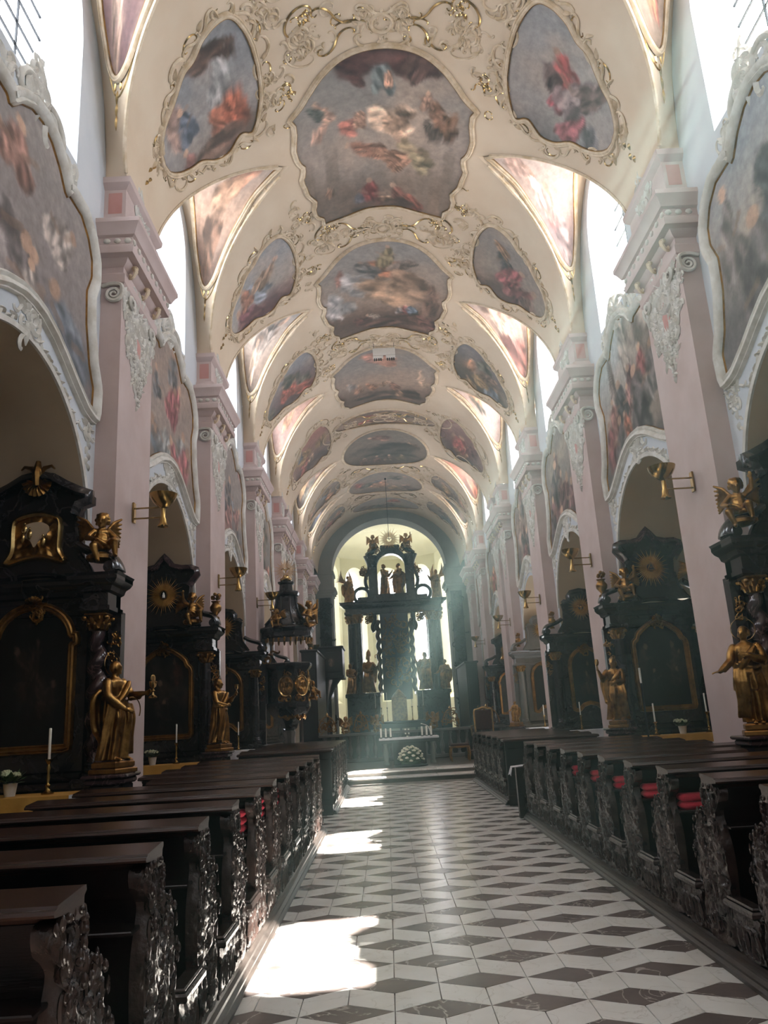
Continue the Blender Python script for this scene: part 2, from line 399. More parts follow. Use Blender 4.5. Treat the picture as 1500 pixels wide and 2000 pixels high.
def star_patch(mb, surf, uv, off, a_of, b_of, spec, rings=26, ctr=None):
    """Fills an outline on a surface; a_of/b_of give picture right/up coordinates from uv."""
    uv, P, N = surf.loop(uv); k = len(uv)
    c = uv.mean(0) if ctr is None else arr(ctr)
    r = np.linspace(0.0, 1, rings + 1)[1:]
    G = c + r[:, None, None] * (uv - c)[None]
    G = np.concatenate([G.reshape(-1, 2), c[None]])
    Pg = surf.pt(G) + surf.nr(G) * off
    a, b = a_of(G), b_of(G)
    A, B = a_of(uv), b_of(uv)
    uu = (a - A.min()) / np.ptp(A); vv = (b - B.min()) / np.ptp(B)
    Ccol = picture(uu, vv, **spec)
    I = np.arange(rings * k).reshape(rings, k); j = np.roll(I, -1, 1)
    F = np.stack([I[:-1], I[1:], j[1:], j[:-1]], -1).reshape(-1, 4)
    Ft = np.stack([np.full(k, rings * k), I[0], j[0]], -1)
    mb.add(Pg, [F, Ft], Ccol)
    return mb
def planar(o, eu, ev):
    o, eu, ev = arr(o), arr(eu), arr(ev)
    n = np.cross(eu, ev)
    s = Surf(lambda u, v: o + u[..., None] * eu + v[..., None] * ev, (0, 0, 0))
    s.nr = lambda uv, e=0: np.broadcast_to(n, arr(uv).shape[:-1] + (3,)).copy()
    return s
# ---------------------------------------------------------------- the church: dimensions
W, ZS, ZC, XW, XP = 3.75, 9.15, 12.45, 4.05, 3.77      # vault half span, spring, crown, wall plane, pilaster face
LUNZ = 12.0                                            # lunette crown at the wall
TH0 = 29.0
PIERS = [-0.8, 4.6, 10.0, 15.4, 20.8, 26.0, 27.7, 33.0, 37.2]
BAYS = [(-6.2, -0.8), (-0.8, 4.6), (4.6, 10.0), (10.0, 15.4), (15.4, 20.8), (20.8, 26.0), (27.7, 33.0), (33.0, 37.2)]
YCH = 40.3                                             # chancel arch
# ---- floor and its tiles
fl = MB().box(-8.4, 8.4, -6.4, 21.95, -.25, -.012); floor = tag(obj('floor', fl, M['joint'], smooth=0), kind='structure')
HX, HY, HV = .29, .155, .31
def tile_mesh(poly, nm, m):
    p = arr(poly); c = p.mean(0); p = c + (p - c) * (1 - .0035 / np.linalg.norm(p - c, axis=1)[:, None])
    t = c + (p - c) * .992
    V = np.vstack([np.c_[p, np.full(4, -.012)], np.c_[p, np.full(4, -.0015)], np.c_[t, np.zeros(4)]])
    i = np.arange(4); j = (i + 1) % 4
    mb = MB().add(V, [np.stack([i, j, j + 4, i + 4], 1), np.stack([i + 4, j + 4, j + 8, i + 8], 1), np.array([i + 8])])
    return mb
TD = tile_mesh([(-HX, 0), (0, -HY), (HX, 0), (0, HY)], 'tile', M['floord'])
TL = tile_mesh([(-HX, 0), (-HX, -HV), (0, -HY - HV), (0, -HY)], 'tile', M['floorw'])
TR = tile_mesh([(0, -HY), (0, -HY - HV), (HX, -HV), (HX, 0)], 'tile', M['floorw'])
tm = [t.mesh('tile', 0) for t in (TD, TL, TR)]
for me, k in zip(tm, ('floord', 'floorw', 'floorw')): me.materials.append(M[k])
spots = []
for j in range(-8, 37):
    y = 5.235 + .465 * j
    if y > 21.5: break
    wide = 13.15 < y < 15.15
    n = 7 if wide else 3
    for i in range(-n - 1, n + 1):
        x = .29 + .58 * i + (.29 if j % 2 else 0)
        if abs(x) > (3.9 if wide else 1.80): continue
        spots.append((y + abs(x) * .3, x, y))
spots.sort()
rest = {0: MB(), 1: MB()}
cnt = 0
for d, x, y in spots:
    if y < 3.6: vis = False
    else: vis = True
    for k in range(3):
        if vis and cnt < 297:
            link('tile', tm[k], None, floor, (x, y, 0)); cnt += 1
        else:
            rest[0 if k == 0 else 1].merge((TD, TL, TR)[k], Matrix.Translation((x, y, 0)))
tag(obj('tile_field', rest[0], M['floord'], floor, smooth=0), kind='stuff')
tag(obj('tile_field', rest[1], M['floorw'], floor, smooth=0), kind='stuff')
# ---- sanctuary steps and floor
for k, (y0, z1) in enumerate(((21.9, .13), (22.55, .26))):
    mb = MB().box(-3.75, 3.75, y0, 22.6 if k == 0 else 50, -.02, z1 - .045)
    st = tag(obj('sanctuary_step', mb, M['step'], smooth=0), ('lower' if k == 0 else 'upper') + ' stone step across the nave before the altar table', 'step', kind='structure')
    mb = MB()
    xs = np.linspace(-3.75, 3.75, 6)
    for a, b in zip(xs[:-1], xs[1:]):
        mb2 = MB().bbox(a + .003, b - .003, y0 - .035, (22.58 if k == 0 else 23.3), z1 - .045, z1, .012)
        obj('tread_slab', mb2, M['floorw'], st, smooth=0)
mb = MB().box(-8.4, 8.4, 23.3, 50, .2, .255)
tag(obj('sanctuary_floor', mb, M['step'], smooth=0), kind='structure')
# ---- nave walls
AR, AZ = 1.83, 3.87
def arch_z(u): return np.where(np.abs(u) < AR, AZ + np.sqrt(np.clip(AR ** 2 - u ** 2, 0, None)), 0.0)
WH, WSILL, WSPR = 1.02, 8.66, 10.6                       # window at the wall plane
GH, GSILL, GSPR, GX = .66, 8.95, 10.58, .55             # glass behind the splayed reveal
def win_head(u, h=WH, s=WSPR): return s + np.sqrt(np.clip(h * h - u * u, 0, None)) * 1.12
def wall_bay(mb, side, y0, y1, reveal, soffit):
    yc, half = (y0 + y1) / 2, (y1 - y0) / 2; hl = half - .7
    def P(u, z, dx=0): return np.stack([np.full_like(u, side * (XW + dx)), yc + u, z], -1)
    def top(u): return np.where(np.abs(u) < hl, ZS + (LUNZ - ZS) * np.sqrt(np.clip(1 - (u / hl) ** 2, 0, 1)), ZS)
    wh = min(WH, hl - .7)
    ar = min(AR, half - .87)
    def az(u): return AZ + np.sqrt(np.clip(ar ** 2 - u ** 2, 0, None))
    e = 1e-4
    segs = [(-half, -ar, 5, False, False), (-ar, -wh, 12, True, False), (-wh, wh, 25, True, True), (wh, ar, 12, True, False), (ar, half, 5, False, False)]
    for a, b, n, ia, iw in segs:
        u = np.linspace(a, b, n)
        lo = az(u) if ia else np.zeros(n)
        if iw:
            mb.grid(np.stack([P(u, lo), P(u, np.full(n, WSILL))], 1)); mb.grid(np.stack([P(u, win_head(u, wh)), P(u, top(u))], 1))
        else: mb.grid(np.stack([P(u, lo), P(u, top(u))], 1))
    # window reveal
    th = np.linspace(0, PI, 21)
    def outline(h, sill, spr): return np.vstack([[(h, sill)], np.c_[h * np.cos(th), spr + h * 1.12 * np.sin(th)], [(-h, sill)]])
    gh = wh * .90
    o1, o2 = outline(wh, WSILL, WSPR), outline(gh, GSILL, GSPR)
    reveal.grid(np.stack([P(o1[:, 0], o1[:, 1]), P(o2[:, 0], o2[:, 1], GX)], 1), cu=True)
    # arch soffit and jambs
    th = np.linspace(0, PI, 25)
    o = np.c_[ar * np.cos(th), AZ + ar * np.sin(th)]
    soffit.grid(np.stack([P(o[:, 0], o[:, 1]), P(o[:, 0], o[:, 1], 4.2)], 1))
    return yc, gh
wi = 0
AISLE_BAY, AWY = 20.8, 22.75                            # the one aisle window seen past the triangle altar
def make_window(yc, side, gh, i):
    global wi
    wi += 1
    root = tag(link('window_%d' % wi + ('_offscreen' if yc < 4.6 else ''), None, None, None, (side * (XW + GX), yc, 0)), kind='structure')
    cols, rows = 2, 4
    zs_ = np.linspace(GSILL - .05, GSPR, rows + 1); us = np.linspace(-gh - .03, gh + .03, cols + 1)
    mbp = MB().add([(0, us[0], 0), (0, us[1], 0), (0, us[1], zs_[1] - zs_[0]), (0, us[0], zs_[1] - zs_[0])], [np.array([[0, 1, 2, 3]])])
    me = mbp.mesh('pane', 0)
    for r in range(rows):
        for c in range(cols): link('pane', me, M['glass'], root, (0, us[c] - us[0], zs_[r]))
    for sg in (-1, 1):
        th = np.linspace(0, PI / 2, 9)
        pl = np.vstack([[(0, GSPR)], np.c_[sg * (gh + .03) * np.cos(th), GSPR + (gh + .03) * 1.12 * np.sin(th)]])
        mb = MB().add(np.c_[np.zeros(len(pl)), pl], [np.array([np.arange(len(pl))])])
        obj('pane', mb, M['glass'], root, smooth=0)
    mb = MB()
    for z in np.arange(GSILL + .2, GSPR + .7, .34):
        h = gh if z < GSPR else gh * math.sqrt(max(0, 1 - ((z - GSPR) / (gh * 1.12)) ** 2))
        if h > .05: mb.box(-.02 * side - .012, -.02 * side + .012, -h, h, z - .012, z + .012)
    for u in (-gh / 3, gh / 3): mb.box(-.03 * side - .012, -.03 * side + .012, u - .012, u + .012, GSILL, GSPR + gh * 1.1)
    obj('glazing_bars', mb, M['iron'], root, smooth=0)
for side, nm in ((-1, 'left'), (1, 'right')):
    mb, rv, sf = MB(), MB(), MB()
    wins = []
    for (y0, y1) in BAYS:
        yc, gh = wall_bay(mb, side, y0, y1, rv, sf); wins.append((yc, gh))
    for a, b in ((26.0, 27.7), (37.2, YCH)):
        mb.add([(side * XW, a, 0), (side * XW, b, 0), (side * XW, b, 12.4 if a > 30 else ZS), (side * XW, a, 12.4 if a > 30 else ZS)], [np.array([[0, 1, 2, 3]])])
    w = tag(obj('wall_' + nm, mb, M['white'], smooth=0), kind='structure')
    obj('window_reveal', rv, M['white'], w, smooth=60)
    obj('arch_soffit', sf, M['beige'], w, smooth=60)
    # outer shell, so that daylight only comes in through the windows
    sh = MB()
    xo, xo2 = side * (XW + GX + .02), side * 8.25
    for i, (y0, y1) in enumerate(BAYS):
        yc, gh = wins[i]
        hs = [y0, yc - gh, yc + gh, y1]
        def q(a, b, z0, z1, x): sh.add([(x, a, z0), (x, b, z0), (x, b, z1), (x, a, z1)], [np.array([[0, 1, 2, 3]])])
        q(hs[0], hs[1], 6.5, 13, xo); q(hs[2], hs[3], 6.5, 13, xo); q(hs[1], hs[2], 6.5, GSILL, xo); q(hs[1], hs[2], GSPR + gh * 1.12, 13, xo)
        for sg in (-1, 1):
            th = np.linspace(0, PI / 2, 9); u = sg * gh * np.cos(th)
            sh.grid(np.stack([np.stack([np.full(9, xo), yc + u, GSPR + gh * 1.12 * np.sin(th)], -1), np.stack([np.full(9, xo), yc + u, np.full(9, GSPR + gh * 1.12)], -1)], 1))
        # chapel outer wall with a window hole
        if side > 0 and y0 == AISLE_BAY:
            q(y0, AWY - .7, 0, 6.5, xo2); q(AWY + .7, y1, 0, 6.5, xo2); q(AWY - .7, AWY + .7, 0, 2.6, xo2); q(AWY - .7, AWY + .7, 5.5, 6.5, xo2)
        else: q(y0, y1, 0, 6.5, xo2)
        sh.add([(xo, y0, 6.5), (xo, y1, 6.5), (xo2, y1, 6.5), (xo2, y0, 6.5)], [np.array([[0, 1, 2, 3]])])
    for a, b in ((26.0, 27.7), (37.2, 41.6)):
        sh.add([(xo, a, 0), (xo, b, 0), (xo, b, 13), (xo, a, 13)], [np.array([[0, 1, 2, 3]])])
        sh.add([(side * XW, a, 0), (side * XW, a, 13), (xo2, a, 13), (xo2, a, 0)], [np.array([[0, 1, 2, 3]])])
    obj('outer_skin', sh, M['beige'], w, smooth=0)
    for i, (y0, y1) in enumerate(BAYS):
        make_window(wins[i][0], side, wins[i][1], i)
        if side < 0 or y0 != AISLE_BAY: continue
        wi += 1
        root = tag(link('window_%d' % wi, None, None, None, (side * 8.24, AWY, 2.6)), kind='structure')
        me = MB().add([(0, 0, 0), (0, .68, 0), (0, .68, 1.42), (0, 0, 1.42)], [np.array([[0, 1, 2, 3]])]).mesh('pane', 0)
        for a in (-.69, .01):
            for b in (0.01, 1.46): link('pane', me, M['glassc'], root, (0, a, b))
        obj('glazing_bars', MB().box(-.03, .03, -.02, .02, 0, 2.9).box(-.03, .03, -.7, .7, 1.42, 1.46), M['iron'], root, smooth=0)
    # transverse chapel walls that carry the side altars
    for c in PIERS[1:]:
        if c in (27.7,): continue
        y0, y1 = c - .87, c + .87
        if c == 26.0: y1 = 27.7 + .87
        t = MB().box(*(sorted((side * 4.06, side * 5.02))), y0, y1, 0, 6.48)
        t.box(*(sorted((side * 5.02, side * 8.2))), y0 + .3, y1 - .3, 5.72, 6.48)
        obj('chapel_partition', t, M['beige'], w, smooth=0)
mb = MB().box(-8.4, 8.4, -6.5, -6.3, 0, 13.2); tag(obj('wall_back', mb, M['white'], smooth=0), kind='structure')
# ---- vault
def barrel(th_deg, y):
    t = np.radians(th_deg); return np.stack([W * np.sin(t), y + 0 * t, ZS + (ZC - ZS) * np.cos(t)], -1)
VAULT = Surf(barrel, (0, np.nan, 9.5))
def groin(t, half): return half * np.abs(t) ** .92
def lunette(yc, half, side):
    def fn(t, s):
        a = np.radians(TH0 + (90 - TH0) * np.abs(t)); g = groin(t, half)
        Pg = np.stack([side * W * np.sin(a), yc + np.sign(t) * g, ZS + (ZC - ZS) * np.cos(a)], -1)
        b = np.abs(t) * PI / 2
        Pw = np.stack([side * XW + 0 * t, yc + np.sign(t) * half * np.sin(b), ZS + (LUNZ - ZS) * np.cos(b)], -1)
        return Pg + (Pw - Pg) * s[..., None]
    return Surf(fn, (np.nan, yc, 9.0))
vb, vl = MB(), MB()
for (y0, y1) in BAYS:
    yc, half = (y0 + y1) / 2, (y1 - y0) / 2 - .7
    for side in (-1, 1):
        th = np.concatenate([np.linspace(0, TH0, 10), np.linspace(TH0, 90, 30)[1:]])
        t = np.clip((th - TH0) / (90 - TH0), 0, 1); g = groin(t, half)
        s = np.linspace(0, 1, 9)
        for sg, ye in ((-1, y0), (1, y1)):
            Y = (yc + sg * g)[:, None] * (1 - s) + ye * s
            vb.grid(barrel(side * th[:, None] + 0 * s, Y))
        T = np.linspace(-1, 1, 57); S_ = np.linspace(0, 1, 8)
        f = lunette(yc, half, side)
        for Th in (np.linspace(1e-6, 1, 61), -np.linspace(1e-6, 1, 61)):
            TT, SS = np.meshgrid(Th, S_, indexing='ij'); vl.grid(f.fn(TT, SS))
for a, b in ((26.0, 27.7), (37.2, YCH + .1)):
    th = np.linspace(-90, 90, 61); vb.grid(barrel(th[:, None] + 0 * np.zeros(4), np.linspace(a, b, 4)[None] + 0 * th[:, None]))
ceiling = tag(obj('ceiling', vb, M['cream'], smooth=60), kind='structure')
obj('lunette_vault', vl, M['cream'], ceiling, smooth=60)
roof = MB().box(-5.3, 5.3, -6.5, 41.8, 13.0, 13.2); obj('roof_slab', roof, M['grey'], ceiling, smooth=0)
# ---- chancel arch, choir and apse
th = np.linspace(0, PI, 41)
def arch_c(h, z0, rise): return np.c_[h * np.cos(th), z0 + rise * np.sin(th)]
inn, out_ = arch_c(3.02, 9.25, 2.75), arch_c(3.62, 9.2, 3.25)
def at(o, y): return np.stack([o[:, 0], np.full(len(o), y), o[:, 1]], -1)
mb = MB()
mb.grid(np.stack([at(inn, YCH - .02), at(out_, YCH - .02)], 1)); mb.grid(np.stack([at(inn, YCH - .02), at(inn, 41.6)], 1))
top = np.c_[out_[:, 0] * 1.15, np.maximum(out_[:, 1], 12.9)]
mb.grid(np.stack([at(out_, YCH), at(arch_c(4.3, 9.2, 3.9), YCH)], 1))
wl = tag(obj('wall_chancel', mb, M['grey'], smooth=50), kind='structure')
for sx in (-1, 1):
    mb = MB().box(*sorted((sx * 3.02, sx * 4.05)), YCH - .05, 41.6, 0, 8.0)
    for d, z0, z1 in ((.05, 8.0, 8.12), (.12, 8.12, 8.24), (.18, 8.24, 8.38), (.04, 8.38, 9.1), (.1, 9.1, 9.28)):
        mb.box(*sorted((sx * (3.02 - d), sx * 4.05)), YCH - .05 - d, 41.6 + d, z0, z1)
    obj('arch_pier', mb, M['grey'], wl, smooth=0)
CH = MB(); AY, ARD, AH = 45.0, 3.62, 11.35
for sx in (-1, 1):
    CH.add([(sx * ARD, 41.5, 0), (sx * ARD, AY, 0), (sx * ARD, AY, AH), (sx * ARD, 41.5, AH)], [np.array([[0, 1, 2, 3]])])
nsg = 5; ang = np.linspace(0, PI, nsg + 1)
AP = np.c_[ARD * np.cos(ang), AY + ARD * np.sin(ang)]
crv = MB()
for i in range(nsg):
    a, b = AP[i], AP[i + 1]; L_ = np.linalg.norm(b - a); e = (b - a) / L_; c = (a + b) / 2; n = arr((e[1], -e[0]))
    if n @ (c - arr((0, AY))) < 0: n = -n
    def PP(u, z, dx=0): return np.stack([c[0] + u * e[0] + n[0] * dx, c[1] + u * e[1] + n[1] * dx, z], -1)
    h, sill, spr = .72, 2.6, 10.1
    for p, q_, k, iw in ((-L_ / 2, -h, 2, 0), (-h, h, 21, 1), (h, L_ / 2, 2, 0)):
        u = np.linspace(p, q_, k)
        if iw:
            CH.grid(np.stack([PP(u, 0 * u), PP(u, 0 * u + sill)], 1)); CH.grid(np.stack([PP(u, spr + np.sqrt(np.clip(h * h - u * u, 0, None))), PP(u, 0 * u + AH)], 1))
        else: CH.grid(np.stack([PP(u, 0 * u), PP(u, 0 * u + AH)], 1))
    th2 = np.linspace(0, PI, 17)
    def ol(h, s0, s1): return np.vstack([[(h, s0)], np.c_[h * np.cos(th2), s1 + h * np.sin(th2)], [(-h, s0)]])
    o1, o2 = ol(h, sill, spr), ol(h * .78, sill + .4, spr - .05)
    crv.grid(np.stack([PP(o1[:, 0], o1[:, 1]), PP(o2[:, 0], o2[:, 1], .5)], 1), cu=True)
    wi += 1
    root = tag(link('window_%d' % wi, None), kind='structure')
    gh = h * .8; zz = np.linspace(sill + .38, spr, 9)
    for r in range(8):
        for c0, c1 in ((-gh, 0), (0, gh)):
            u = arr((c0, c1, c1, c0)); z = arr((zz[r], zz[r], zz[r + 1], zz[r + 1]))
            obj('pane', MB().add(PP(u, z, .5), [np.array([[0, 1, 2, 3]])]), M['glassx'], root, smooth=0)
    pl = np.c_[gh * np.cos(th2), spr + gh * np.sin(th2)]
    obj('pane', MB().add(PP(pl[:, 0], pl[:, 1], .5), [np.array([np.arange(17)])]), M['glassx'], root, smooth=0)
    mb = MB()
    for z in np.arange(sill + .8, spr + .3, .62): mb.tube(PP(arr((-gh, gh)), arr((z, z)), .47), .016, 4)
    for u in (0,): mb.tube(PP(arr((u, u)), arr((sill + .4, spr + .5)), .47), .014, 4)
    obj('glazing_bars', mb, M['iron'], root, smooth=0)
chw = tag(obj('wall_apse', CH, M['choir'], smooth=0), kind='structure')
obj('window_reveal', crv, M['choir'], chw, smooth=50)
mb = MB()
r = np.linspace(0, 1, 9); a2 = np.linspace(0, PI, nsg + 1)
mb.grid(np.stack([np.stack([ARD * rr * np.cos(a2), AY + ARD * rr * np.sin(a2), AH + 1.15 * np.sqrt(max(0, 1 - rr ** 2)) * np.ones(nsg + 1)], -1) for rr in r]))
xs = np.linspace(-ARD, ARD, 25); mb.grid(np.stack([np.stack([xs, np.full(25, y), AH + 1.15 * np.sqrt(np.clip(1 - (xs / ARD) ** 2, 0, 1))], -1) for y in (41.4, AY)]))
tag(obj('ceiling_choir', mb, M['choir'], smooth=50), kind='structure')
# ---------------------------------------------------------------- pilasters (built once at the origin: local x=0 is the nave face of a left-hand pilaster)
def shell_mesh(r=.12, n=9, h=.035):                      # scallop shell fanning upwards in the y-z plane, facing +x
    mb = MB(); a = np.linspace(math.radians(-15), math.radians(195), n * 4 + 1); rr = np.linspace(.12, 1, 6)
    rib = .5 + .5 * np.cos(np.linspace(0, n * 2 * PI, n * 4 + 1))
    R_ = r * rr[:, None] * (1 + .06 * rib[None] * rr[:, None])
    P = np.stack([h * (.3 + .9 * np.sin(PI * rr[:, None] * .8)) * (.75 + .4 * rib[None]), R_ * np.cos(a), R_ * np.sin(a)], -1)
    mb.grid(P); return mb
def rocaille(mb, sf, c, sc=1.0, seed=0, n=9, r=.018):    # a cluster of scrolls and leaves round a point
    rg = random.Random(seed); c = arr(c)
    for k in range(n):
        a = rg.uniform(0, 2 * PI); d = rg.uniform(.02, .16) * sc; p = c + d * arr((math.cos(a), math.sin(a)))
        b = a + rg.uniform(-1, 1); L_ = rg.uniform(.14, .26) * sc
        orn(mb, sf, place2(rg.choice([CURL_C, CURL_S, CURL_T])[::2], p, p + L_ * arr((math.cos(b), math.sin(b))), rg.choice([-1, 1])), r * rg.uniform(.7, 1.2) * sc, n=4)
    for k in range(n // 2):
        a = rg.uniform(0, 2 * PI); leaf(mb, sf, c + .05 * sc * arr((math.cos(a), math.sin(a))), a, rg.uniform(.12, .24) * sc, .035 * sc, .03 * sc)
FACE = planar((0, 0, 0), (0, 1, 0), (0, 0, 1))
def u_loft(mb, prof, hy=.7, back=-.28):
    P = np.stack([arr([(back, -hy - d, z), (d, -hy - d, z), (d, hy + d, z), (back, hy + d, z)]) for d, z in prof], 1)
    mb.grid(P)
    n = len(prof); i = mb.n - 4 * n
    mb.F.append(np.array([[i + n - 1, i + 2 * n - 1, i + 3 * n - 1, i + 4 * n - 1]]))
    mb.F.append(np.array([[i + 3 * n, i + 2 * n, i + n, i]]))
def make_pilaster(hy=.7):
    p = {}
    mb = MB(); u_loft(mb, [(.10, 0), (.10, .5), (.06, .56), (.06, .9), (.03, .96), (0, 1.0), (0, 7.56)], hy); p['shaft'] = mb.mesh('shaft', 0)
    mb = MB(); u_loft(mb, [(.02, 7.5), (.05, 7.54), (.05, 7.66), (.02, 7.7), (.02, 7.78), (.07, 7.82), (.10, 7.88), (.19, 7.9), (.20, 7.94), (.20, 8.0), (.18, 8.02), (.18, 8.13), (.22, 8.15), (.24, 8.2), (.27, 8.26), (.30, 8.3), (.30, 8.36), (.29, 8.37), (.05, 8.40)], hy); p['cornice'] = mb.mesh('cornice', 25)
    mb = MB(); u_loft(mb, [(.10, 8.38), (.10, 8.46), (.07, 8.52), (.02, 8.56), (.02, 9.0), (.05, 9.03), (.09, 9.08), (.10, 9.16), (-.1, 9.17)], hy); p['attic_block'] = mb.mesh('attic_block', 25)
    mb = MB()                                            # leaf band of the frieze
    for yy in np.linspace(-hy - .12, hy + .12, 9): mb.ell((.185, yy, 8.075), (.03, .055, .04), 6, 5)
    for sg in (-1, 1):
        for xx in (-.16, -.02, .12): mb.ell((xx, sg * (hy + .185), 8.075), (.05, .03, .04), 6, 5)
    p['leaf_band'] = mb.mesh('leaf_band', 60)
    mb = MB()                                            # cartouche, volutes, drops
    for k in range(24):
        a = 2 * PI * k / 24; a2 = a + .55
        r1 = arr((.17 * math.cos(a), .30 * math.sin(a))); r2 = arr((.27 * math.cos(a2), .42 * math.sin(a2)))
        orn(mb, FACE, place2(CURL_C[::2], arr((0, 6.98)) + r1, arr((0, 6.98)) + r2, 1 if k % 2 else -1), .022, n=4)
    rocaille(mb, FACE, (0, 7.42), 1.5, 1, 16, .022); rocaille(mb, FACE, (-.26, 7.25), 1.1, 2, 10); rocaille(mb, FACE, (.26, 7.25), 1.1, 3, 10)
    rocaille(mb, FACE, (0, 6.55), 1.1, 4, 10)
    rg = random.Random(9)
    for x0, z0, n in ((0.02, 6.45, 7), (.2, 6.75, 5), (-.2, 6.75, 5), (.1, 6.5, 3)):
        for k in range(n):
            leaf(mb, FACE, (x0 + rg.uniform(-.02, .02), z0 - k * .065), -PI / 2 + (.7 if k % 2 else -.7), .10, .026, .03)
            mb.ell((.03, x0 + rg.uniform(-.02, .02), z0 - k * .065), (.028, .022, .03), 5, 4)
    for sg in (-1, 1):                                   # corner volutes with their rolled sides
        mb.tube(np.c_[np.full(26, .06), sg * .52 + .16 * sg * (CURL_T[:, 0] - .5), 7.42 + .16 * CURL_T[:, 1]], .03, 5)
        a_ = np.linspace(0, 4.2 * PI, 44); r_ = np.linspace(.018, .12, 44)
        mb.tube(np.c_[-.10 + r_ * np.cos(a_), np.full(44, sg * (hy + .03)), 7.38 + r_ * np.sin(a_)], np.linspace(.014, .03, 44), 5)
        mb.tube(catmull([(.02, sg * (hy + .03), 7.38), (.0, sg * (hy + .04), 7.5), (-.12, sg * (hy + .04), 7.53), (-.26, sg * (hy + .03), 7.5)], 5, False), .028, 5)
    for (x0, z0, s0, n0) in ((-.42, 7.36, 1.2, 14), (.42, 7.36, 1.2, 14), (-.36, 7.05, 1.1, 10), (.36, 7.05, 1.1, 10), (-.28, 6.72, 1.0, 9), (.28, 6.72, 1.0, 9), (-.12, 6.38, .8, 7), (.12, 6.38, .8, 7)):
        rocaille(mb, FACE, (x0 * hy / .7, z0), s0, int(100 * z0 + 10 * x0), n0, .028)
    p['capital_ornament'] = mb.mesh('capital_ornament', 50)
    mb = MB()
    a = np.linspace(0, 2 * PI, 20, endpoint=False); mb.add(np.vstack([[(.03, 0, 6.98)], np.c_[np.full(20, .012), .15 * np.cos(a), 6.98 + .29 * np.sin(a)]]), [np.stack([np.zeros(20, int), 1 + np.arange(20), 1 + (np.arange(20) + 1) % 20], 1)])
    p['oval_panel'] = mb.mesh('oval_panel', 60); mb = MB()
    for sg in (-1,): mb.add([(-.22, sg * (hy + .024), 8.62), (-.03, sg * (hy + .024), 8.62), (-.03, sg * (hy + .024), 8.95), (-.22, sg * (hy + .024), 8.95)], [np.array([[0, 1, 2, 3]])])
    p['rose_panel'] = mb.mesh('rose_panel', 60)
    mb = MB()                                            # gilded console under the cornice
    mb.tube(np.c_[.04 + .10 * np.linspace(0, 1, 9) ** .7, np.full(9, 0.0), 7.70 + .15 * np.linspace(0, 1, 9) ** 2], np.linspace(.02, .045, 9), 6, flat=.6); mb.ell((.12, 0, 7.85), (.05, .06, .03), 8, 5); mb.ell((.06, 0, 7.74), (.025, .05, .03), 7, 5); [mb.ell((.13, .045 * q, 7.82), (.02, .02, .03), 6, 5) for q in (-1, 0, 1)]
    p['console'] = mb.mesh('console', 60)
    mb = MB(); FA = planar((.02, 0, 0), (0, 1, 0), (0, 0, 1)); rocaille(mb, FA, (0, 9.02), 1.3, 7, 14, .022); rocaille(mb, FA, (.1, 8.75), .9, 8, 8); rocaille(mb, FA, (-.1, 8.72), .8, 5, 7)
    p['attic_ornament'] = mb.mesh('attic_ornament', 50)
    for k, m in dict(shaft='pink', cornice='pink', attic_block='pink', leaf_band='stucco', capital_ornament='stucco', rose_panel='rose', oval_panel='rose', console='vstucco', attic_ornament='stucco').items(): p[k].materials.append(M[m])
    return p
PMESH = make_pilaster(); PMESH2 = make_pilaster(.53)
PLAB = {10.0: ('beside the altar with the gilded relief gable', 'beside the right-hand altar with twisted dark columns'),
        15.4: ('beside the altar whose sunburst holds a small niche', 'beside the altar whose sunburst holds a triangle'),
        20.8: ('carrying the black and gold pulpit', 'beside the altar whose sunburst holds a dove'),
        26.0: ('paired behind the pulpit canopy, first of the pair', 'beside the small grey altar, first of a pair'),
        27.7: ('paired behind the pulpit canopy, second of the pair', 'beside the small grey altar, second of a pair'),
        33.0: ('over the dark carved gallery box', 'over the dark green side altar'),
        37.2: ('next to the chancel arch on the gallery side', 'next to the chancel arch opposite the gallery')}
for c in PIERS[2:]:
    for si, sx in enumerate((-1, 1)):
        t = thing('pilaster', 'tall pink pilaster ' + PLAB[c][si], 'pilaster', (sx * XP, c, 0), 0 if sx < 0 else PI, 'pink pilasters along the nave')
        for k, me in (PMESH2 if 25 < c < 28 else PMESH).items():
            if k == 'console':
                for yy in ((-.55, 0, .55) if not 25 < c < 28 else (-.4, 0, .4)): link(k, me, None, t, (0, yy, 0))
            else:
                o = link(k, me, None, t)
                if k in ('leaf_band', 'capital_ornament', 'attic_ornament'): o['kind'] = 'stuff'
            if k == 'rose_panel': link(k, me, None, t, (-.25, 0, 0), PI)
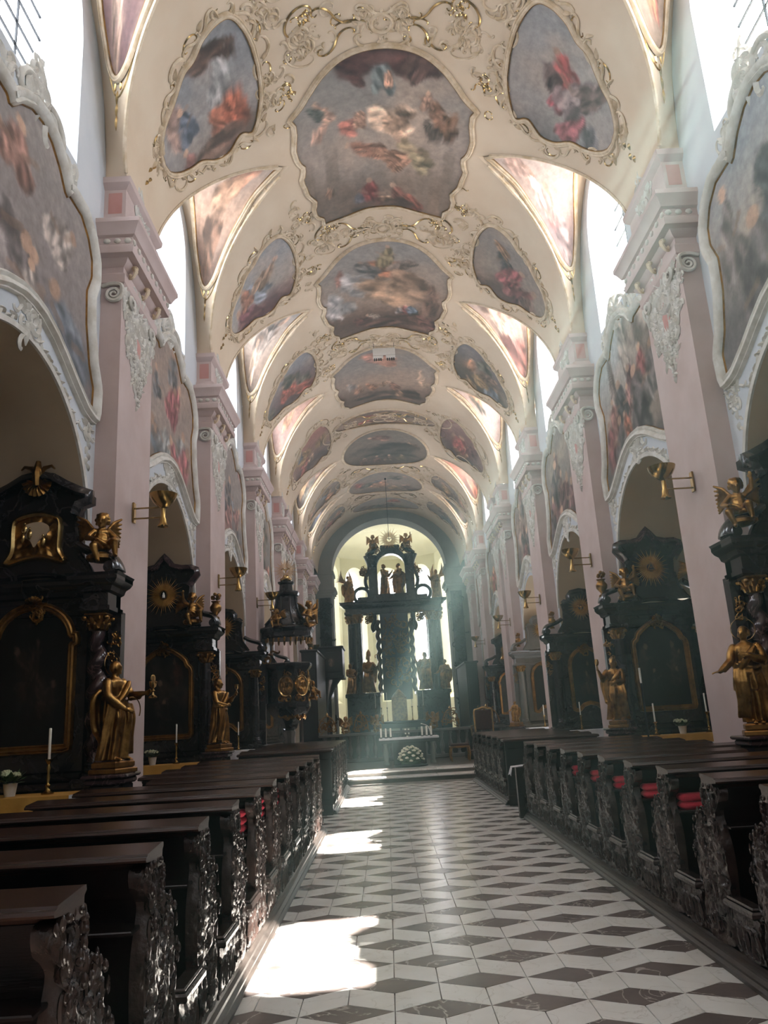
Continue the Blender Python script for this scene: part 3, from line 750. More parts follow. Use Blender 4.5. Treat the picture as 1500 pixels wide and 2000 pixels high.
# ---------------------------------------------------------------- frescoes of the vault
NEAR = 22.0
MED = arr([(0, -1), (.22, -.98), (.42, -.92), (.6, -.81), (.74, -.68), (.86, -.56), (.985, -.475), (.99, -.455), (.95, -.38), (.97, -.26), (1.0, -.12), (.97, .03), (.915, .11), (.915, .13), (.94, .22), (.97, .28), (.94, .34), (.93, .46), (.86, .58), (.83, .64), (.87, .74), (.84, .84), (.765, .91), (.765, .985), (.745, .995), (.6, .985), (.42, .955), (.2, .90), (0, .89)])
MED = np.vstack([MED, MED[::-1][1:-1] * arr((-1, 1))])
FRAME_V = [(-.02, .0), (-.02, .03), (.015, .05), (.04, .035), (.055, .045), (.075, .02), (.08, 0)]
def fresco(name, surf, uv, a_of, b_of, spec, label, group, frame=FRAME_V, fm='vstucco', rings=24, npts=140, off=.008, gold=True, ctr=None, lift=0.0):
    uv = resample(uv, npts); uv, P, N = surf.loop(uv); P = P + N * lift
    c = P.mean(0); t = thing(name, label, 'fresco', tuple(c), 0, group)
    Tm = Matrix.Translation((-c[0], -c[1], -c[2]))
    mb = MB(); star_patch(mb, surf, uv, off, a_of, b_of, spec, rings, ctr); mb.xf(Tm)
    obj('painted_field', mb, M['fresco'], t, smooth=179)
    mb = MB().sweep(P, N, frame); mb.xf(Tm); obj('frame', mb, M[fm], t, smooth=50)
    if gold:
        e = frame[1][0]; mb = MB().sweep(P, N, [(e - .012, .012), (e - .006, .032), (e + .008, .034), (e + .012, .02)]); mb.xf(Tm); obj('gilt_edge', mb, M['goldf'], t, smooth=50)
    return t
SPEC_M = [
    dict(seed=3, sky=('7C8790', '8C8A89', '71645C'), nf=9, fs=.1, arch=.6),
    dict(seed=1, sky=('7E8991', '938F8E', '6B5F58'), clouds=.55, cloudc='B7A08C', arch=.7, fs=.1, figs=[
        (.5, .965, .12, '4B2E2F', 1.5, 2.2, False), (.34, .90, .07, '4B2C2E', .9, 1.6, False), (.70, .93, .07, '55403F', -.9, 1.8, False), (.5, .83, .068, '5A7480', 0, 1.25, False), (.53, .83, .022, 'B08A78', 0, 1.9, False),
        (.19, .70, .04, 'B9988A', .5, 1.7), (.145, .715, .035, '4A5858', .8, 1.5, False), (.16, .60, .035, 'B09084', -.6, 1.8),
        (.80, .66, .05, '7A5A48', .5, 1.6), (.86, .60, .05, '6E523F', -.3, 1.5), (.77, .57, .04, '55514E', .6, 1.8, False), (.74, .72, .035, 'A08070', 0, 1.3),
        (.31, .59, .055, 'B0655C', 1.2, 1.2, False), (.37, .62, .04, 'A88472', 0, 1.3, False), (.55, .62, .09, 'C2AE9A', 1.4, 1.4, False), (.57, .585, .06, 'B69A84', 1.2, 1.3, False),
        (.42, .46, .05, '9A6A58', 1.3, 2.1), (.52, .42, .05, '96705C', 1.2, 1.8, False), (.66, .45, .06, '8C8266', .8, 1.5), (.70, .38, .06, '8E8A6E', .8, 1.4, False), (.59, .37, .035, '9C7460', -1.0, 2.0, False),
        (.42, .15, .065, '8C3F42', 0, 1.5), (.36, .08, .05, '5A6478', .2, 1.6, False), (.58, .13, .06, '7A4A44', .3, 1.4), (.66, .09, .055, '8A4A40', .4, 1.3, False), (.52, .11, .03, 'B6987F', 1.1, 1.4), (.48, .03, .1, '574840', 1.5, 1.9, False), (.17, .21, .03, '8A6A58', .3, 1.4)]),
    dict(seed=2, sky=('7F8A94', '8E7E72', '5F4C44'), clouds=.4, cloudc='A08C78', figs=[
        (.52, .72, .085, 'A06448', 1.2, 1.9), (.52, .83, .06, '7E7A5C', 0, 1.5), (.40, .72, .06, '5C6268', 1.0, 1.9, False), (.66, .73, .06, '615C5A', -1.1, 1.9, False), (.19, .72, .05, '9A6A62', .2, 1.6, False),
        (.30, .62, .12, '8894A2', .9, 1.3, False), (.14, .42, .12, '84909E', .4, 1.4, False), (.55, .5, .16, '8E7660', 1.2, 1.5, False), (.72, .55, .12, '86705E', .8, 1.6, False),
        (.68, .25, .05, 'A2484E', 0, 1.5), (.72, .27, .045, '4F6C8C', .4, 1.5), (.62, .26, .035, '6E7480', 0, 1.3), (.42, .19, .04, '9A9690', .8, 1.3), (.33, .17, .06, '5E3E3A', 1.2, 1.4, False), (.6, .1, .13, '5A453D', 1.5, 2.1, False), (.85, .14, .07, '75504A', .9, 1.6, False), (.86, .4, .06, '715A50', 0, 3.0, False)]),
    dict(seed=7, sky=('78828A', '8A7A70', '66544C'), clouds=.5, cloudc='A28C78', figs=[
        (.42, .84, .08, 'A87870', 1.3, 1.5), (.52, .78, .07, '9A6E5E', 1.2, 1.6, False), (.25, .3, .05, '8C6A58', 0, 1.4), (.38, .33, .05, '92664E', .7, 1.5), (.5, .36, .04, '8C7058', -.7, 1.5), (.6, .33, .05, '7A5648', .4, 1.5), (.78, .22, .06, '4E4038', .5, 1.4, False), (.88, .5, .045, 'A89684', .3, 3.6, False), (.17, .4, .05, '767C86', .5, 1.4), (.5, .12, .14, '5C4A42', 1.5, 2.4, False), (.66, .16, .04, 'A0826A', 0, 1.3)]),
    dict(seed=9, sky=('6E706E', '6A625C', '4E4440'), clouds=.35, cloudc='8C8076', figs=[(.45, .78, .07, '7E5E56', 1.3, 1.7), (.8, .6, .06, '7A6048', .5, 1.5), (.5, .45, .22, '4A4846', 1.5, 1.7, False), (.4, .2, .06, '6A4A44', 0, 1.4), (.55, .2, .06, '5E5048', 0, 1.4), (.7, .22, .05, '6E6850', 0, 1.4), (.25, .2, .06, '5A4844', 0, 1.4)]),
    dict(seed=10, sky=('84888C', '867E78', '685E57'), clouds=.4, cloudc='A2968A', nf=8, fs=.09),
    dict(seed=12, sky=('868C92', '8A847E', '6C635C'), clouds=.5, cloudc='A89E92', nf=5, fs=.09)]
MLAB = ['largest ceiling fresco with kneeling figures below a heavenly crowd', 'ceiling fresco with an orange-robed angel above blue and red figures', 'ceiling fresco with brown crowd and a leaning grey pillar', 'dark ceiling fresco with a ribbed dome and flying figures', 'ceiling fresco of blurred cloud next beyond the dark dome fresco', 'small ceiling fresco right next to the chancel arch']
meds = [(4.6, 10.0, 0), (10.0, 15.4, 1), (15.4, 20.8, 2), (20.8, 26.0, 3), (27.7, 33.0, 4), (33.0, 37.2, 5), (37.2, 40.3, 6)]
for (y0, y1, k) in meds:
    yc = (y0 + y1) / 2 - .05; hl = (y1 - y0) / 2 - .5; ht = 26.5
    if k == 0: continue
    uv = np.c_[MED[:, 0] * ht, yc + MED[:, 1] * hl]
    uv = catmull(uv, 6) if k < 4 else catmull(np.c_[1.05 * ht * np.cos(np.linspace(0, 2 * PI, 20, endpoint=False)), yc + hl * np.sin(np.linspace(0, 2 * PI, 20, endpoint=False))], 6)
    fresco('ceiling_fresco', VAULT, uv, lambda g: g[:, 0], lambda g: -g[:, 1], SPEC_M[k], MLAB[k - 1], 'medallions along the crown of the vault', rings=40 if k < 3 else 26, npts=220 if k < 3 else 120, off=.014, lift=.006)
uv = np.c_[30 * np.cos(np.linspace(0, 2 * PI, 24, endpoint=False)), 26.85 + .68 * np.sin(np.linspace(0, 2 * PI, 24, endpoint=False))]
fresco('ceiling_fresco', VAULT, catmull(uv, 5), lambda g: g[:, 0], lambda g: -g[:, 1], dict(seed=30, sky=('7E706A', '8C7A70', '74625A'), nf=8, fs=.07), 'narrow band fresco of pale cherubs across the ceiling', 'medallions along the crown of the vault')
# side fields over the pilasters
AS = arr([(33, -.1), (34, .55), (38, 1.12), (42, 1.02), (47, 1.2), (52, 1.12), (57, .85), (62, .72), (67, .5), (70.5, .2), (70.5, -.15), (66, -.42), (61, -.55), (58, -.66), (54, -.84), (50, -.9), (46, -1.08), (41, -1.18), (37, -1.12), (34, -.7)])
ASP = {(10.0, -1): dict(seed=41, sky=('7488A0', '8A95A2', '6A5F58'), clouds=.35, figs=[(.62, .86, .1, '5B4038', 1.3, 2.6, False), (.25, .6, .13, '8F7A78', .2, 1.6), (.33, .5, .1, '4E6688', 0, 1.5), (.68, .25, .17, 'B0644C', .3, 1.2, False), (.78, .34, .1, 'A8563F', 0, 1.8, False), (.25, .16, .1, '8C6060', 0, 1.5), (.55, .08, .16, '6E5A52', 1.4, 1.8, False), (.72, .62, .12, '8FA2B4', 0, 1.5, False)], ground=.18),
       (10.0, 1): dict(seed=42, sky=('8598AA', '8F98A2', '666A74'), clouds=.4, figs=[(.42, .62, .1, 'B04A50', .8, 1.3), (.34, .52, .08, '574C50', .9, 1.4, False), (.46, .42, .08, '8C3648', -.4, 1.9, False), (.6, .5, .16, '7A7480', -.6, 1.5), (.7, .62, .1, '6A5F62', -.7, 2.0, False), (.62, .24, .1, '8C4A5A', -.5, 1.7, False), (.8, .25, .12, '5E6A78', 0, 1.4, False)], ground=.1),
       (15.4, -1): dict(seed=43, sky=('7C93AE', '97A0A8', '5E3F48'), figs=[(.3, .25, .17, '6E4252', .4, 1.5), (.5, .5, .12, '6E88A8', .6, 1.8, False), (.62, .6, .1, '8C7A6A', -.9, 1.9), (.35, .55, .1, '9A6A58', 0, 1.4), (.2, .12, .16, '50343C', 1.0, 1.4, False)]),
       (15.4, 1): dict(seed=44, sky=('7E8088', '85807E', '5E4C4A'), figs=[(.35, .62, .08, '3E4048', .5, 1.6), (.45, .42, .12, '8A4450', -.5, 1.7), (.62, .3, .14, '6E4448', -.6, 1.6), (.3, .75, .05, '8A6A50', .8, 3.0, False), (.75, .2, .14, '6A5A58', 0, 1.4, False)]),
       (20.8, -1): dict(seed=45, sky=('7E90A8', '6E5E66', '4E4046'), nf=6, fs=.13), (20.8, 1): dict(seed=46, sky=('70768A', '5E5650', '4C443E'), nf=6, fs=.12),
       (26.9, -1): dict(seed=47, sky=('A8706C', '7E6A6C', '55484C'), nf=7, fs=.12, pal=('A05A58', '5D7391', '8F7A55', 'B0A090')), (26.9, 1): dict(seed=48, sky=('8E6A70', '7A5A5E', '4C4048'), nf=7, fs=.13, pal=('A04E50', '6A4A54', '8F6A55')),
       (33.0, -1): dict(seed=49, sky=('80868C', '807872', '625850'), nf=5), (33.0, 1): dict(seed=50, sky=('828488', '827A74', '645A52'), nf=5),
       (37.2, -1): dict(seed=51, sky=('7E8488', '7E7670', '60564E'), nf=5), (37.2, 1): dict(seed=52, sky=('86807C', '80766E', '62564E'), nf=5)}
ALAB = {(10.0, -1): 'vault side fresco with a flaming bush under blue sky', (10.0, 1): 'blue vault side fresco with a flying figure in red', (15.4, -1): 'vault side fresco with purple-robed figures under a blue sky', (15.4, 1): 'grey vault side fresco with a dark red robed figure', (20.8, -1): 'vault side fresco half blue half dark plum above the pulpit', (20.8, 1): 'narrow vault side fresco of grey and brown above the dove altar', (26.9, -1): 'rosy vault side fresco over the paired pilasters behind the pulpit', (26.9, 1): 'dark rose vault side fresco over the paired pilasters by the grey altar', (33.0, -1): 'hazy vault side fresco over the gallery box', (33.0, 1): 'hazy vault side fresco over the dark green altar', (37.2, -1): 'hazy vault side fresco next to the chancel arch, gallery side', (37.2, 1): 'hazy vault side fresco next to the chancel arch, altar side'}
for (c, sx), sp in ASP.items():
    k = 1.0 if c < 26 else (1.35 if c == 26.9 else .8)
    uv = catmull(np.c_[AS[:, 0] * sx, c + .28 + AS[:, 1] * k], 5)
    fresco('vault_side_fresco', VAULT, uv, lambda g, s=sx: g[:, 0], lambda g: -g[:, 1] , sp, ALAB[(c, sx)], 'side fields of the vault above the pilasters', rings=26 if c < 20 else 16, npts=130 if c < 20 else 90, off=.014, lift=.006)
# lunette fields
BS = arr([(-.30, .84), (-.31, .5), (-.27, .16), (-.1, .09), (.05, .10), (.18, .12), (.30, .10), (.42, .10), (.54, .12), (.62, .20), (.66, .42), (.62, .64), (.50, .78), (.38, .82), (.2, .84), (0, .85)])
BSP = {(12.7, -1): dict(seed=61, sky=('8FA3B4', 'A88C78', '5E4A40'), figs=[(.35, .86, .09, '8C5A50', .6, 1.6), (.3, .66, .13, 'A87A66', 1.0, 1.7), (.7, .8, .15, '9AAFC0', 0, 1.3, False), (.85, .72, .06, '5E6650', 0, 1.6, False), (.45, .5, .14, 'A08068', 1.2, 1.4, False), (.5, .2, .2, '6A5040', 1.3, 1.3, False)]),
       (12.7, 1): dict(seed=62, sky=('9AA2AC', 'A89C9C', '7E7078'), figs=[(.4, .85, .12, 'B0A48C', 0, 1.2, False), (.75, .62, .1, 'B49C98', .4, 1.5), (.7, .42, .09, 'C8BFC2', .4, 1.5), (.65, .3, .13, 'C07A7C', .6, 1.3), (.55, .12, .16, '8A8088', 1.2, 1.3, False)]),
       (18.1, -1): dict(seed=63, sky=('8EA4BA', '9A9A98', '6E6258'), figs=[(.5, .8, .08, 'B84A3C', 0, 1.6), (.8, .7, .035, '9A6440', 0, 3.4, False), (.74, .72, .03, '9A6440', 1.4, 4, False), (.4, .4, .16, '7E7C7A', .8, 1.5), (.3, .55, .1, '6A6E70', .5, 1.4), (.55, .2, .12, 'A89A88', 0, 1.3)]),
       (18.1, 1): dict(seed=64, sky=('ABA9B4', 'B0A09A', '8A6260'), figs=[(.5, .55, .2, 'A8958C', 1.2, 1.5, False), (.7, .45, .1, 'BFB0A4', 0, 1.3, False), (.6, .12, .2, '7E504C', 1.5, 2.0, False)], arch=.8),
       (23.4, -1): dict(seed=65, sky=('AE8A80', 'AE928C', '8C7878'), nf=3, fs=.12), (23.4, 1): dict(seed=66, sky=('A9A2AA', 'B0A6A6', '8A8084'), nf=3, fs=.1),
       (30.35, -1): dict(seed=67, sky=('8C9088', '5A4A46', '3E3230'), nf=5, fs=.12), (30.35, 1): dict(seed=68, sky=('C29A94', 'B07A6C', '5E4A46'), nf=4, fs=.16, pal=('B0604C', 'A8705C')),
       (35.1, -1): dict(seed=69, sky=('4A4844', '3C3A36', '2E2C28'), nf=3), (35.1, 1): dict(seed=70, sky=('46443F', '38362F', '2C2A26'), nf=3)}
BLAB = {(12.7, -1): 'lunette fresco of a tawny hillside with figures and small tree', (12.7, 1): 'pale lunette fresco with a seated figure in pink drapery', (18.1, -1): 'lunette fresco of a blue sky with an orange cross', (18.1, 1): 'lunette fresco of pale clouds above a rust red ledge', (23.4, -1): 'faded pink lunette fresco over the pulpit bay', (23.4, 1): 'faded grey lunette fresco in the bay of the grey altar', (30.35, -1): 'dark brown lunette fresco beyond the paired pilasters', (30.35, 1): 'pink lunette fresco with orange cloud beyond the paired pilasters', (35.1, -1): 'nearly black lunette fresco over the gallery box', (35.1, 1): 'nearly black lunette fresco over the dark green altar'}
BH = {12.7: 2.0, 18.1: 2.0, 23.4: 1.9, 30.35: 1.95, 35.1: 1.4}
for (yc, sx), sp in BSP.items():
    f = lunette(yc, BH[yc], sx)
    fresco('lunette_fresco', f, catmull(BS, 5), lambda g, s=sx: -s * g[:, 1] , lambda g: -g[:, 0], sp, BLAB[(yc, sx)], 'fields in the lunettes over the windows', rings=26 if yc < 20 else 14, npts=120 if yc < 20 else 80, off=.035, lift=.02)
# corner of the fields in the bay above the camera
for sx in (-1, 1):
    f = lunette(7.3, 2.0, sx)
    fresco('lunette_fresco', f, catmull(BS, 5), lambda g, s=sx: -s * g[:, 1], lambda g: -g[:, 0], dict(seed=71 + sx, sky=('8C7478', '7E6468', '5A4048'), nf=5, fs=.12, pal=('8A4A55', '5A4A52', '8F7A70')) if sx < 0 else dict(seed=73, sky=('8A929A', '948A86', '7E7268'), nf=4, fs=.12), 'plum red lunette fresco cut off above the first window' if sx < 0 else 'grey lunette fresco cut off above the first window', 'fields in the lunettes over the windows', rings=20, npts=100, off=.035, lift=.02)
# ---------------------------------------------------------------- stucco on the vault
K_ = 1 / math.radians(1) / W                            # degrees of arc for one metre
def vault_uv(P): P = arr(P); return np.c_[P[:, 0] * K_, P[:, 1]]
VM = Surf(lambda u, v: barrel(u * K_, v), (0, np.nan, 9.5))   # vault in metres of arc
def med_edge(yc, hl, t):                                # point just outside a medallion outline
    a = t * 2 * PI; return arr((1.95 * math.cos(a), yc + (hl + .22) * math.sin(a)))
rg = random.Random(77)
for bi, c in enumerate((10.0, 15.4, 20.8, 26.85, 33.0, 37.2)):
    far = c > 24
    cr, go = MB(), MB()
    # knot on the crown between two medallions
    for sg in (-1, 1):
        for (a, b, C_, fl, m, r) in (((.0, -.26), (.42, -.30), CURL_S, 1, cr, .028), ((.05, .24), (.5, .26), CURL_C, -1, cr, .028), ((.45, -.2), (1.15, -.34), CURL_S, 1, go, .022), ((.45, .15), (1.1, .42), CURL_S, -1, go, .022), ((1.15, -.36), (1.62, -.05), CURL_C, 1, go, .022), ((.2, 0), (.75, .02), CURL_L, 1, go, .02), ((1.2, .4), (1.7, .2), CURL_C, -1, cr, .02)):
            orn(m, VM, place2(C_ if not far else C_[::2], (sg * a[0], c + a[1]), (sg * b[0], c + b[1]), fl * sg), r, n=5 if not far else 4)
        rocaille(cr, VM, (sg * .28, c - .05), .9, bi * 7 + sg, 7 if far else 12, .022)
        rocaille(cr, VM, (sg * 1.35, c + .12), 1.2, bi * 7 + 3 + sg, 7 if far else 12, .022)
        rocaille(go, VM, (sg * 1.3, c - .3), .7, bi * 7 + 5 + sg, 4 if far else 7, .018)
        O_ = catmull(AS, 4); kk = 1.0 if c < 26 else (1.35 if c < 30 else .8); cen = arr((50.0, .0)); U_ = cen + (O_ - cen) * arr((1.10, 1.17)); nseg = 10 if far else 22
        U_ = resample(np.c_[sg * U_[:, 0] / K_, c + .28 + U_[:, 1] * kk], nseg)
        for k in range(nseg):                            # sprays running round the side field
            p, q = U_[k], U_[(k + 1) % nseg]; orn(cr, VM, place2((CURL_S if k % 3 else CURL_C)[::2], p, p + (q - p) * 1.05, 1 if k % 2 else -1), .028, n=5)
            if k % 2 == 0: orn(go, VM, place2(CURL_C[::2], p + (q - p) * .2, q, -1 if k % 4 else 1), .016, n=4)
            leaf(cr, VM, p, rg.uniform(0, 6.3), .18, .04, .04)
        for k in range(8 if far else 34):                # rocaille filling the ground between the fields
            z1 = rg.random() < .55
            p = arr((sg * rg.uniform(.05, 1.7), c + rg.uniform(-.4, .42))) if z1 else arr((sg * rg.uniform(1.8, 2.08), c + rg.choice((-1, 1)) * rg.uniform(.3, 1.7)))
            aa = rg.uniform(0, 2 * PI); orn(cr if k % 4 else go, VM, place2(rg.choice((CURL_C, CURL_S, CURL_T))[::2], p, p + rg.uniform(.12, .26) * arr((math.cos(aa), math.sin(aa))), rg.choice((-1, 1))), rg.uniform(.014, .026) if k % 4 else .013, n=4)
            if k % 3 == 0: leaf(cr, VM, p, aa, .15, .035, .04)
        rocaille(cr, VM, (sg * 4.72, c + .1), .9, bi * 9 + sg, 5 if far else 9, .02)
        for k in range(4): leaf(go, VM, (sg * (4.85 + .13 * k), c + .05 + .04 * (-1) ** k), 0 if sg > 0 else PI, .12, .03, .03)
        for e in (-1, 1):                                # cartouches beside the medallions' shoulders
            for k in range(3 if far else 7):
                a = rg.uniform(0, 2 * PI); p = arr((sg * 1.9, c + e * .75)) + .22 * arr((math.cos(a), math.sin(a)))
                orn(cr, VM, place2(CURL_C[::2], p, p + rg.uniform(.2, .34) * arr((math.cos(a + 1.2), math.sin(a + 1.2))), rg.choice((-1, 1))), .026, n=4)
            rocaille(go, VM, (sg * 1.75, c + e * 1.0), .8, bi * 11 + e, 3 if far else 6, .016)
    # ring of the small boss
    a = np.linspace(0, 2 * PI, 21); orn(cr, VM, np.c_[.17 * np.cos(a), c + .17 * np.sin(a)], .035, 6, taper=1.0)
    tag(obj('stucco_ornament', cr, M['vstucco'], ceiling, smooth=60), kind='stuff'); tag(obj('gilt_ornament', go, M['goldl'], ceiling, smooth=60), kind='stuff')
# gilded line and stucco crest along the groins and lunette fields
for (y0, y1) in BAYS[2:]:
    yc, half = (y0 + y1) / 2, (y1 - y0) / 2 - .7
    cr, go = MB(), MB()
    for sx in (-1, 1):
        f = lunette(yc, half, sx)
        s = np.linspace(.06, .97, 40)
        for sg in (-1, 1):
            tt = sg * s
            P = f.fn(tt, np.zeros(40)); cr.tube(P + arr((-sx * .0, 0, -.012)), .03, 5)
        if True:
            g = catmull(BS, 4); g2 = arr((.15, .48)) + (g - arr((.15, .48))) * arr((1.12, 1.14)); g2[:, 1] = np.clip(g2[:, 1], .03, .97)
            i0 = int(len(g2) * .28); q = g2[i0:i0 + int(len(g2) * .66)]
            orn(go, f, q, .013, 4, taper=1.0)
            for k, (a, b) in enumerate((((.62, .25), (.70, .36)), ((.62, .62), (.70, .5)), ((.35, .03), (.47, .05)), ((.18, .03), (.3, .03)), ((.05, .03), (.15, .02)))):
                orn(go if k < 2 else cr, f, place2(CURL_C, a, b, 1 if k % 2 else -1), .016 if k < 2 else .024, 5)
            for k in range(3): leaf(go, f, (.70 + .04 * k, .43), 0, .05, .03, .025)
            rocaille(cr, f, (.3, .07), .35, int(yc), 6, .05)
    tag(obj('groin_moulding', cr, M['vstucco'], ceiling, smooth=60), kind='stuff'); tag(obj('gilt_scroll', go, M['goldl'], ceiling, smooth=60), kind='stuff')
# ---------------------------------------------------------------- large wall frescoes in stucco frames
WF = arr([(0, 8.42), (.27, 8.36), (.52, 8.2), (.72, 7.98), (.78, 8.06), (1.2, 8.06), (1.46, 7.9), (1.62, 7.66), (1.64, 7.4), (1.5, 7.12), (1.53, 6.7), (1.68, 6.2), (1.84, 5.95), (1.82, 5.60), (1.55, 5.64), (1.2, 5.80), (.9, 5.96), (.6, 6.10), (.26, 6.20), (0, 6.22)])
FRAME_W = [(-.03, 0), (-.03, .05), (.0, .085), (.035, .06), (.06, .095), (.10, .10), (.125, .05), (.14, .05), (.15, 0)]
WSP = {(7.3, -1): dict(seed=81, sky=('7F8894', '7C8290', '5E6676'), nf=9, fs=.11, pal=('8A6A66', '5F7A98', '6E7480', '9AA0A8', '5A6070'), clouds=.35, cloudc='A2A8B0'),
       (7.3, 1): dict(seed=82, sky=('7C96B4', '8C9098', '5C5E6A'), figs=[(.2, .55, .1, '70707A', 0, 2.2), (.5, .5, .14, '3E4A5A', .2, 1.6, False), (.75, .52, .12, '4A5460', 0, 1.6, False), (.35, .3, .14, '5A5C68', 0, 1.5), (.7, .25, .14, '4E505C', 0, 1.5)], ground=.3),
       (12.7, -1): dict(seed=83, sky=('8A8688', '8C8C90', '6A6E74'), nf=13, fs=.1, pal=('9A5A6A', '5F86A8', '86766E', '7E96A8', 'A08478', '5A6A7A'), clouds=.4, arch=.4),
       (12.7, 1): dict(seed=84, sky=('93AFC8', '8C9094', '545860'), figs=[(.3, .72, .05, '7C7A80', 0, 4.5, False), (.78, .75, .22, '86888A', 0, 1.7, False), (.55, .78, .1, '84888C', .3, 2.2, False), (.72, .56, .08, '8A4A52', 0, 1.4), (.58, .52, .08, '55404C', .3, 1.5), (.5, .44, .07, '8E6A70', 0, 1.4), (.38, .46, .1, '3E4650', 0, 1.5), (.25, .42, .07, '7A5A5C', 0, 1.8), (.65, .4, .12, '55555E', .2, 1.5), (.85, .42, .1, '60646C', 0, 1.6), (.42, .28, .07, '9A5A48', .3, 1.5), (.15, .28, .08, '70424A', 0, 1.7), (.3, .22, .1, '50525C', 0, 1.5), (.6, .25, .14, '4A4C56', 0, 1.4, False)], ground=.28),
       (18.1, -1): dict(seed=85, sky=('848A92', '7C8690', '5E6872'), nf=12, fs=.1, pal=('6A7A90', '8A6A70', '6E86A0', '56606C')), (18.1, 1): dict(seed=86, sky=('7C8088', '74767E', '4E505A'), nf=12, fs=.11, pal=('7A5A66', '50525E', '8A8088', '5E4A52')),
       (23.4, -1): dict(seed=87, sky=('7C8890', '74828C', '56626C'), nf=9), (23.4, 1): dict(seed=88, sky=('8A8488', '70686E', '4C464E'), nf=11, pal=('7A4A56', '50525E', '8A7C80')),
       (30.35, -1): dict(seed=89, sky=('7E878F', '78818A', '5C656E'), nf=7), (30.35, 1): dict(seed=90, sky=('7C8690', '76808A', '5A646E'), nf=7),
       (35.1, -1): dict(seed=91, sky=('7C868C', '767F86', '5A6268'), nf=5), (35.1, 1): dict(seed=92, sky=('7C868E', '767F88', '5A626A'), nf=5)}
WLAB = {(7.3, -1): 'grey-blue wall fresco above the altar with the gilded relief', (7.3, 1): 'wall fresco with bright blue sky above the twisted-column altar', (12.7, -1): 'wall fresco of a crowd in rose and blue before the niche-sunburst altar', (12.7, 1): 'wall fresco of a tower under pale blue sky over dark crowd', (18.1, -1): 'slate blue wall fresco of standing figures before the pulpit', (18.1, 1): 'slate grey crowded wall fresco above the dove-sunburst altar', (23.4, -1): 'narrow blue wall fresco behind the pulpit canopy', (23.4, 1): 'plum grey wall fresco above the small grey altar', (30.35, -1): 'hazy wall fresco beyond the paired pilasters on the pulpit side', (30.35, 1): 'hazy wall fresco beyond the paired pilasters on the grey altar side', (35.1, -1): 'dim wall fresco next to the chancel arch above the gallery box', (35.1, 1): 'dim wall fresco next to the chancel arch above the dark green altar'}
for (yc, sx), sp in WSP.items():
    near = yc < 20; k = 1.0 if yc < 20 else (.93 if yc < 26 else (.95 if yc < 34 else .66))
    sf = planar((sx * XW, yc, 0), (0, -sx, 0), (0, 0, 1))
    H = np.vstack([WF, WF[::-1][1:-1] * arr((-1, 1))]) * arr((k, 1))
    t = fresco('wall_fresco', sf, H, lambda g: g[:, 0], lambda g: g[:, 1], sp, WLAB[(yc, sx)], 'large frescoes on the nave walls', FRAME_W, 'stucco', rings=34 if near else 16, npts=220 if near else 100, off=.012, ctr=(0, 6.9))
    cpos = arr(t.location); mb = MB()
    # crest over the frame, cartouches at the feet, leaves climbing the sides, cresting of the arch
    rocaille(mb, sf, (0, 8.62), 1.5, int(yc), 16 if near else 8, .026)
    for sg in (-1, 1):
        orn(mb, sf, place2(CURL_C, (sg * .1, 8.55), (sg * .62 * k, 8.42), -sg), .05, 6); orn(mb, sf, place2(CURL_S, (sg * .6 * k, 8.42), (sg * 1.0 * k, 8.22), sg), .04, 6)
        rocaille(mb, sf, (sg * .85 * k, 8.3), 1.0, int(yc) + 3, 10 if near else 5, .022)
        rocaille(mb, sf, (sg * 1.72 * k, 5.36), .85, int(yc) + sg, 12 if near else 5, .024)
        for j in range(5): leaf(mb, sf, (sg * 1.72 * k + .01 * (-1) ** j, 5.2 - .07 * j), -PI / 2 + .5 * (-1) ** j, .11, .025, .03)
        rr = random.Random(int(yc) + sg)
        for j in range(26 if near else 8):
            z = 7.9 - j * (1.9 / (26 if near else 8)); u = np.interp(z, [5.95, 6.7, 7.12, 7.66, 7.9], [1.90, 1.72, 1.70, 1.78, 1.70])
            leaf(mb, sf, (sg * u * k, z), PI / 2 + sg * rr.uniform(-.2, 1.2), rr.uniform(.07, .13), .022, .03)
        for j in range(10 if near else 4):
            u = .25 + 1.15 * j / (10 if near else 4); z = AZ + math.sqrt(max(0, AR ** 2 - u ** 2)) + .1
            leaf(mb, sf, (sg * u * k, z), rr.uniform(-.6, .6) + (0 if sg > 0 else PI), .14, .03, .035)
            if j % 2 == 0: orn(mb, sf, place2(CURL_S[::2], (sg * u * k, z), (sg * (u + .2) * k, z - .08), sg), .022, 4)
    rocaille(mb, sf, (0, 5.9), 1.3, int(yc) + 9, 14 if near else 6, .026)
    mb.xf(Matrix.Translation(tuple(-cpos))); tag(obj('stucco_garland', mb, M['stucco'], t, smooth=60), kind='stuff')
    mb = MB()
    th = np.linspace(.15, PI - .15, 40); arp = np.c_[(AR * k + .02) * np.cos(th), AZ + (AR + .02) * np.sin(th)]
    P = sf.pt(arp); N = sf.nr(arp); mb.sweep(P, N, [(-.02, 0), (-.02, .03), (.03, .04), (.05, .02), (.05, 0)], closed=False); mb.xf(Matrix.Translation(tuple(-cpos))); obj('arch_moulding', mb, M['stucco'], t, smooth=50)
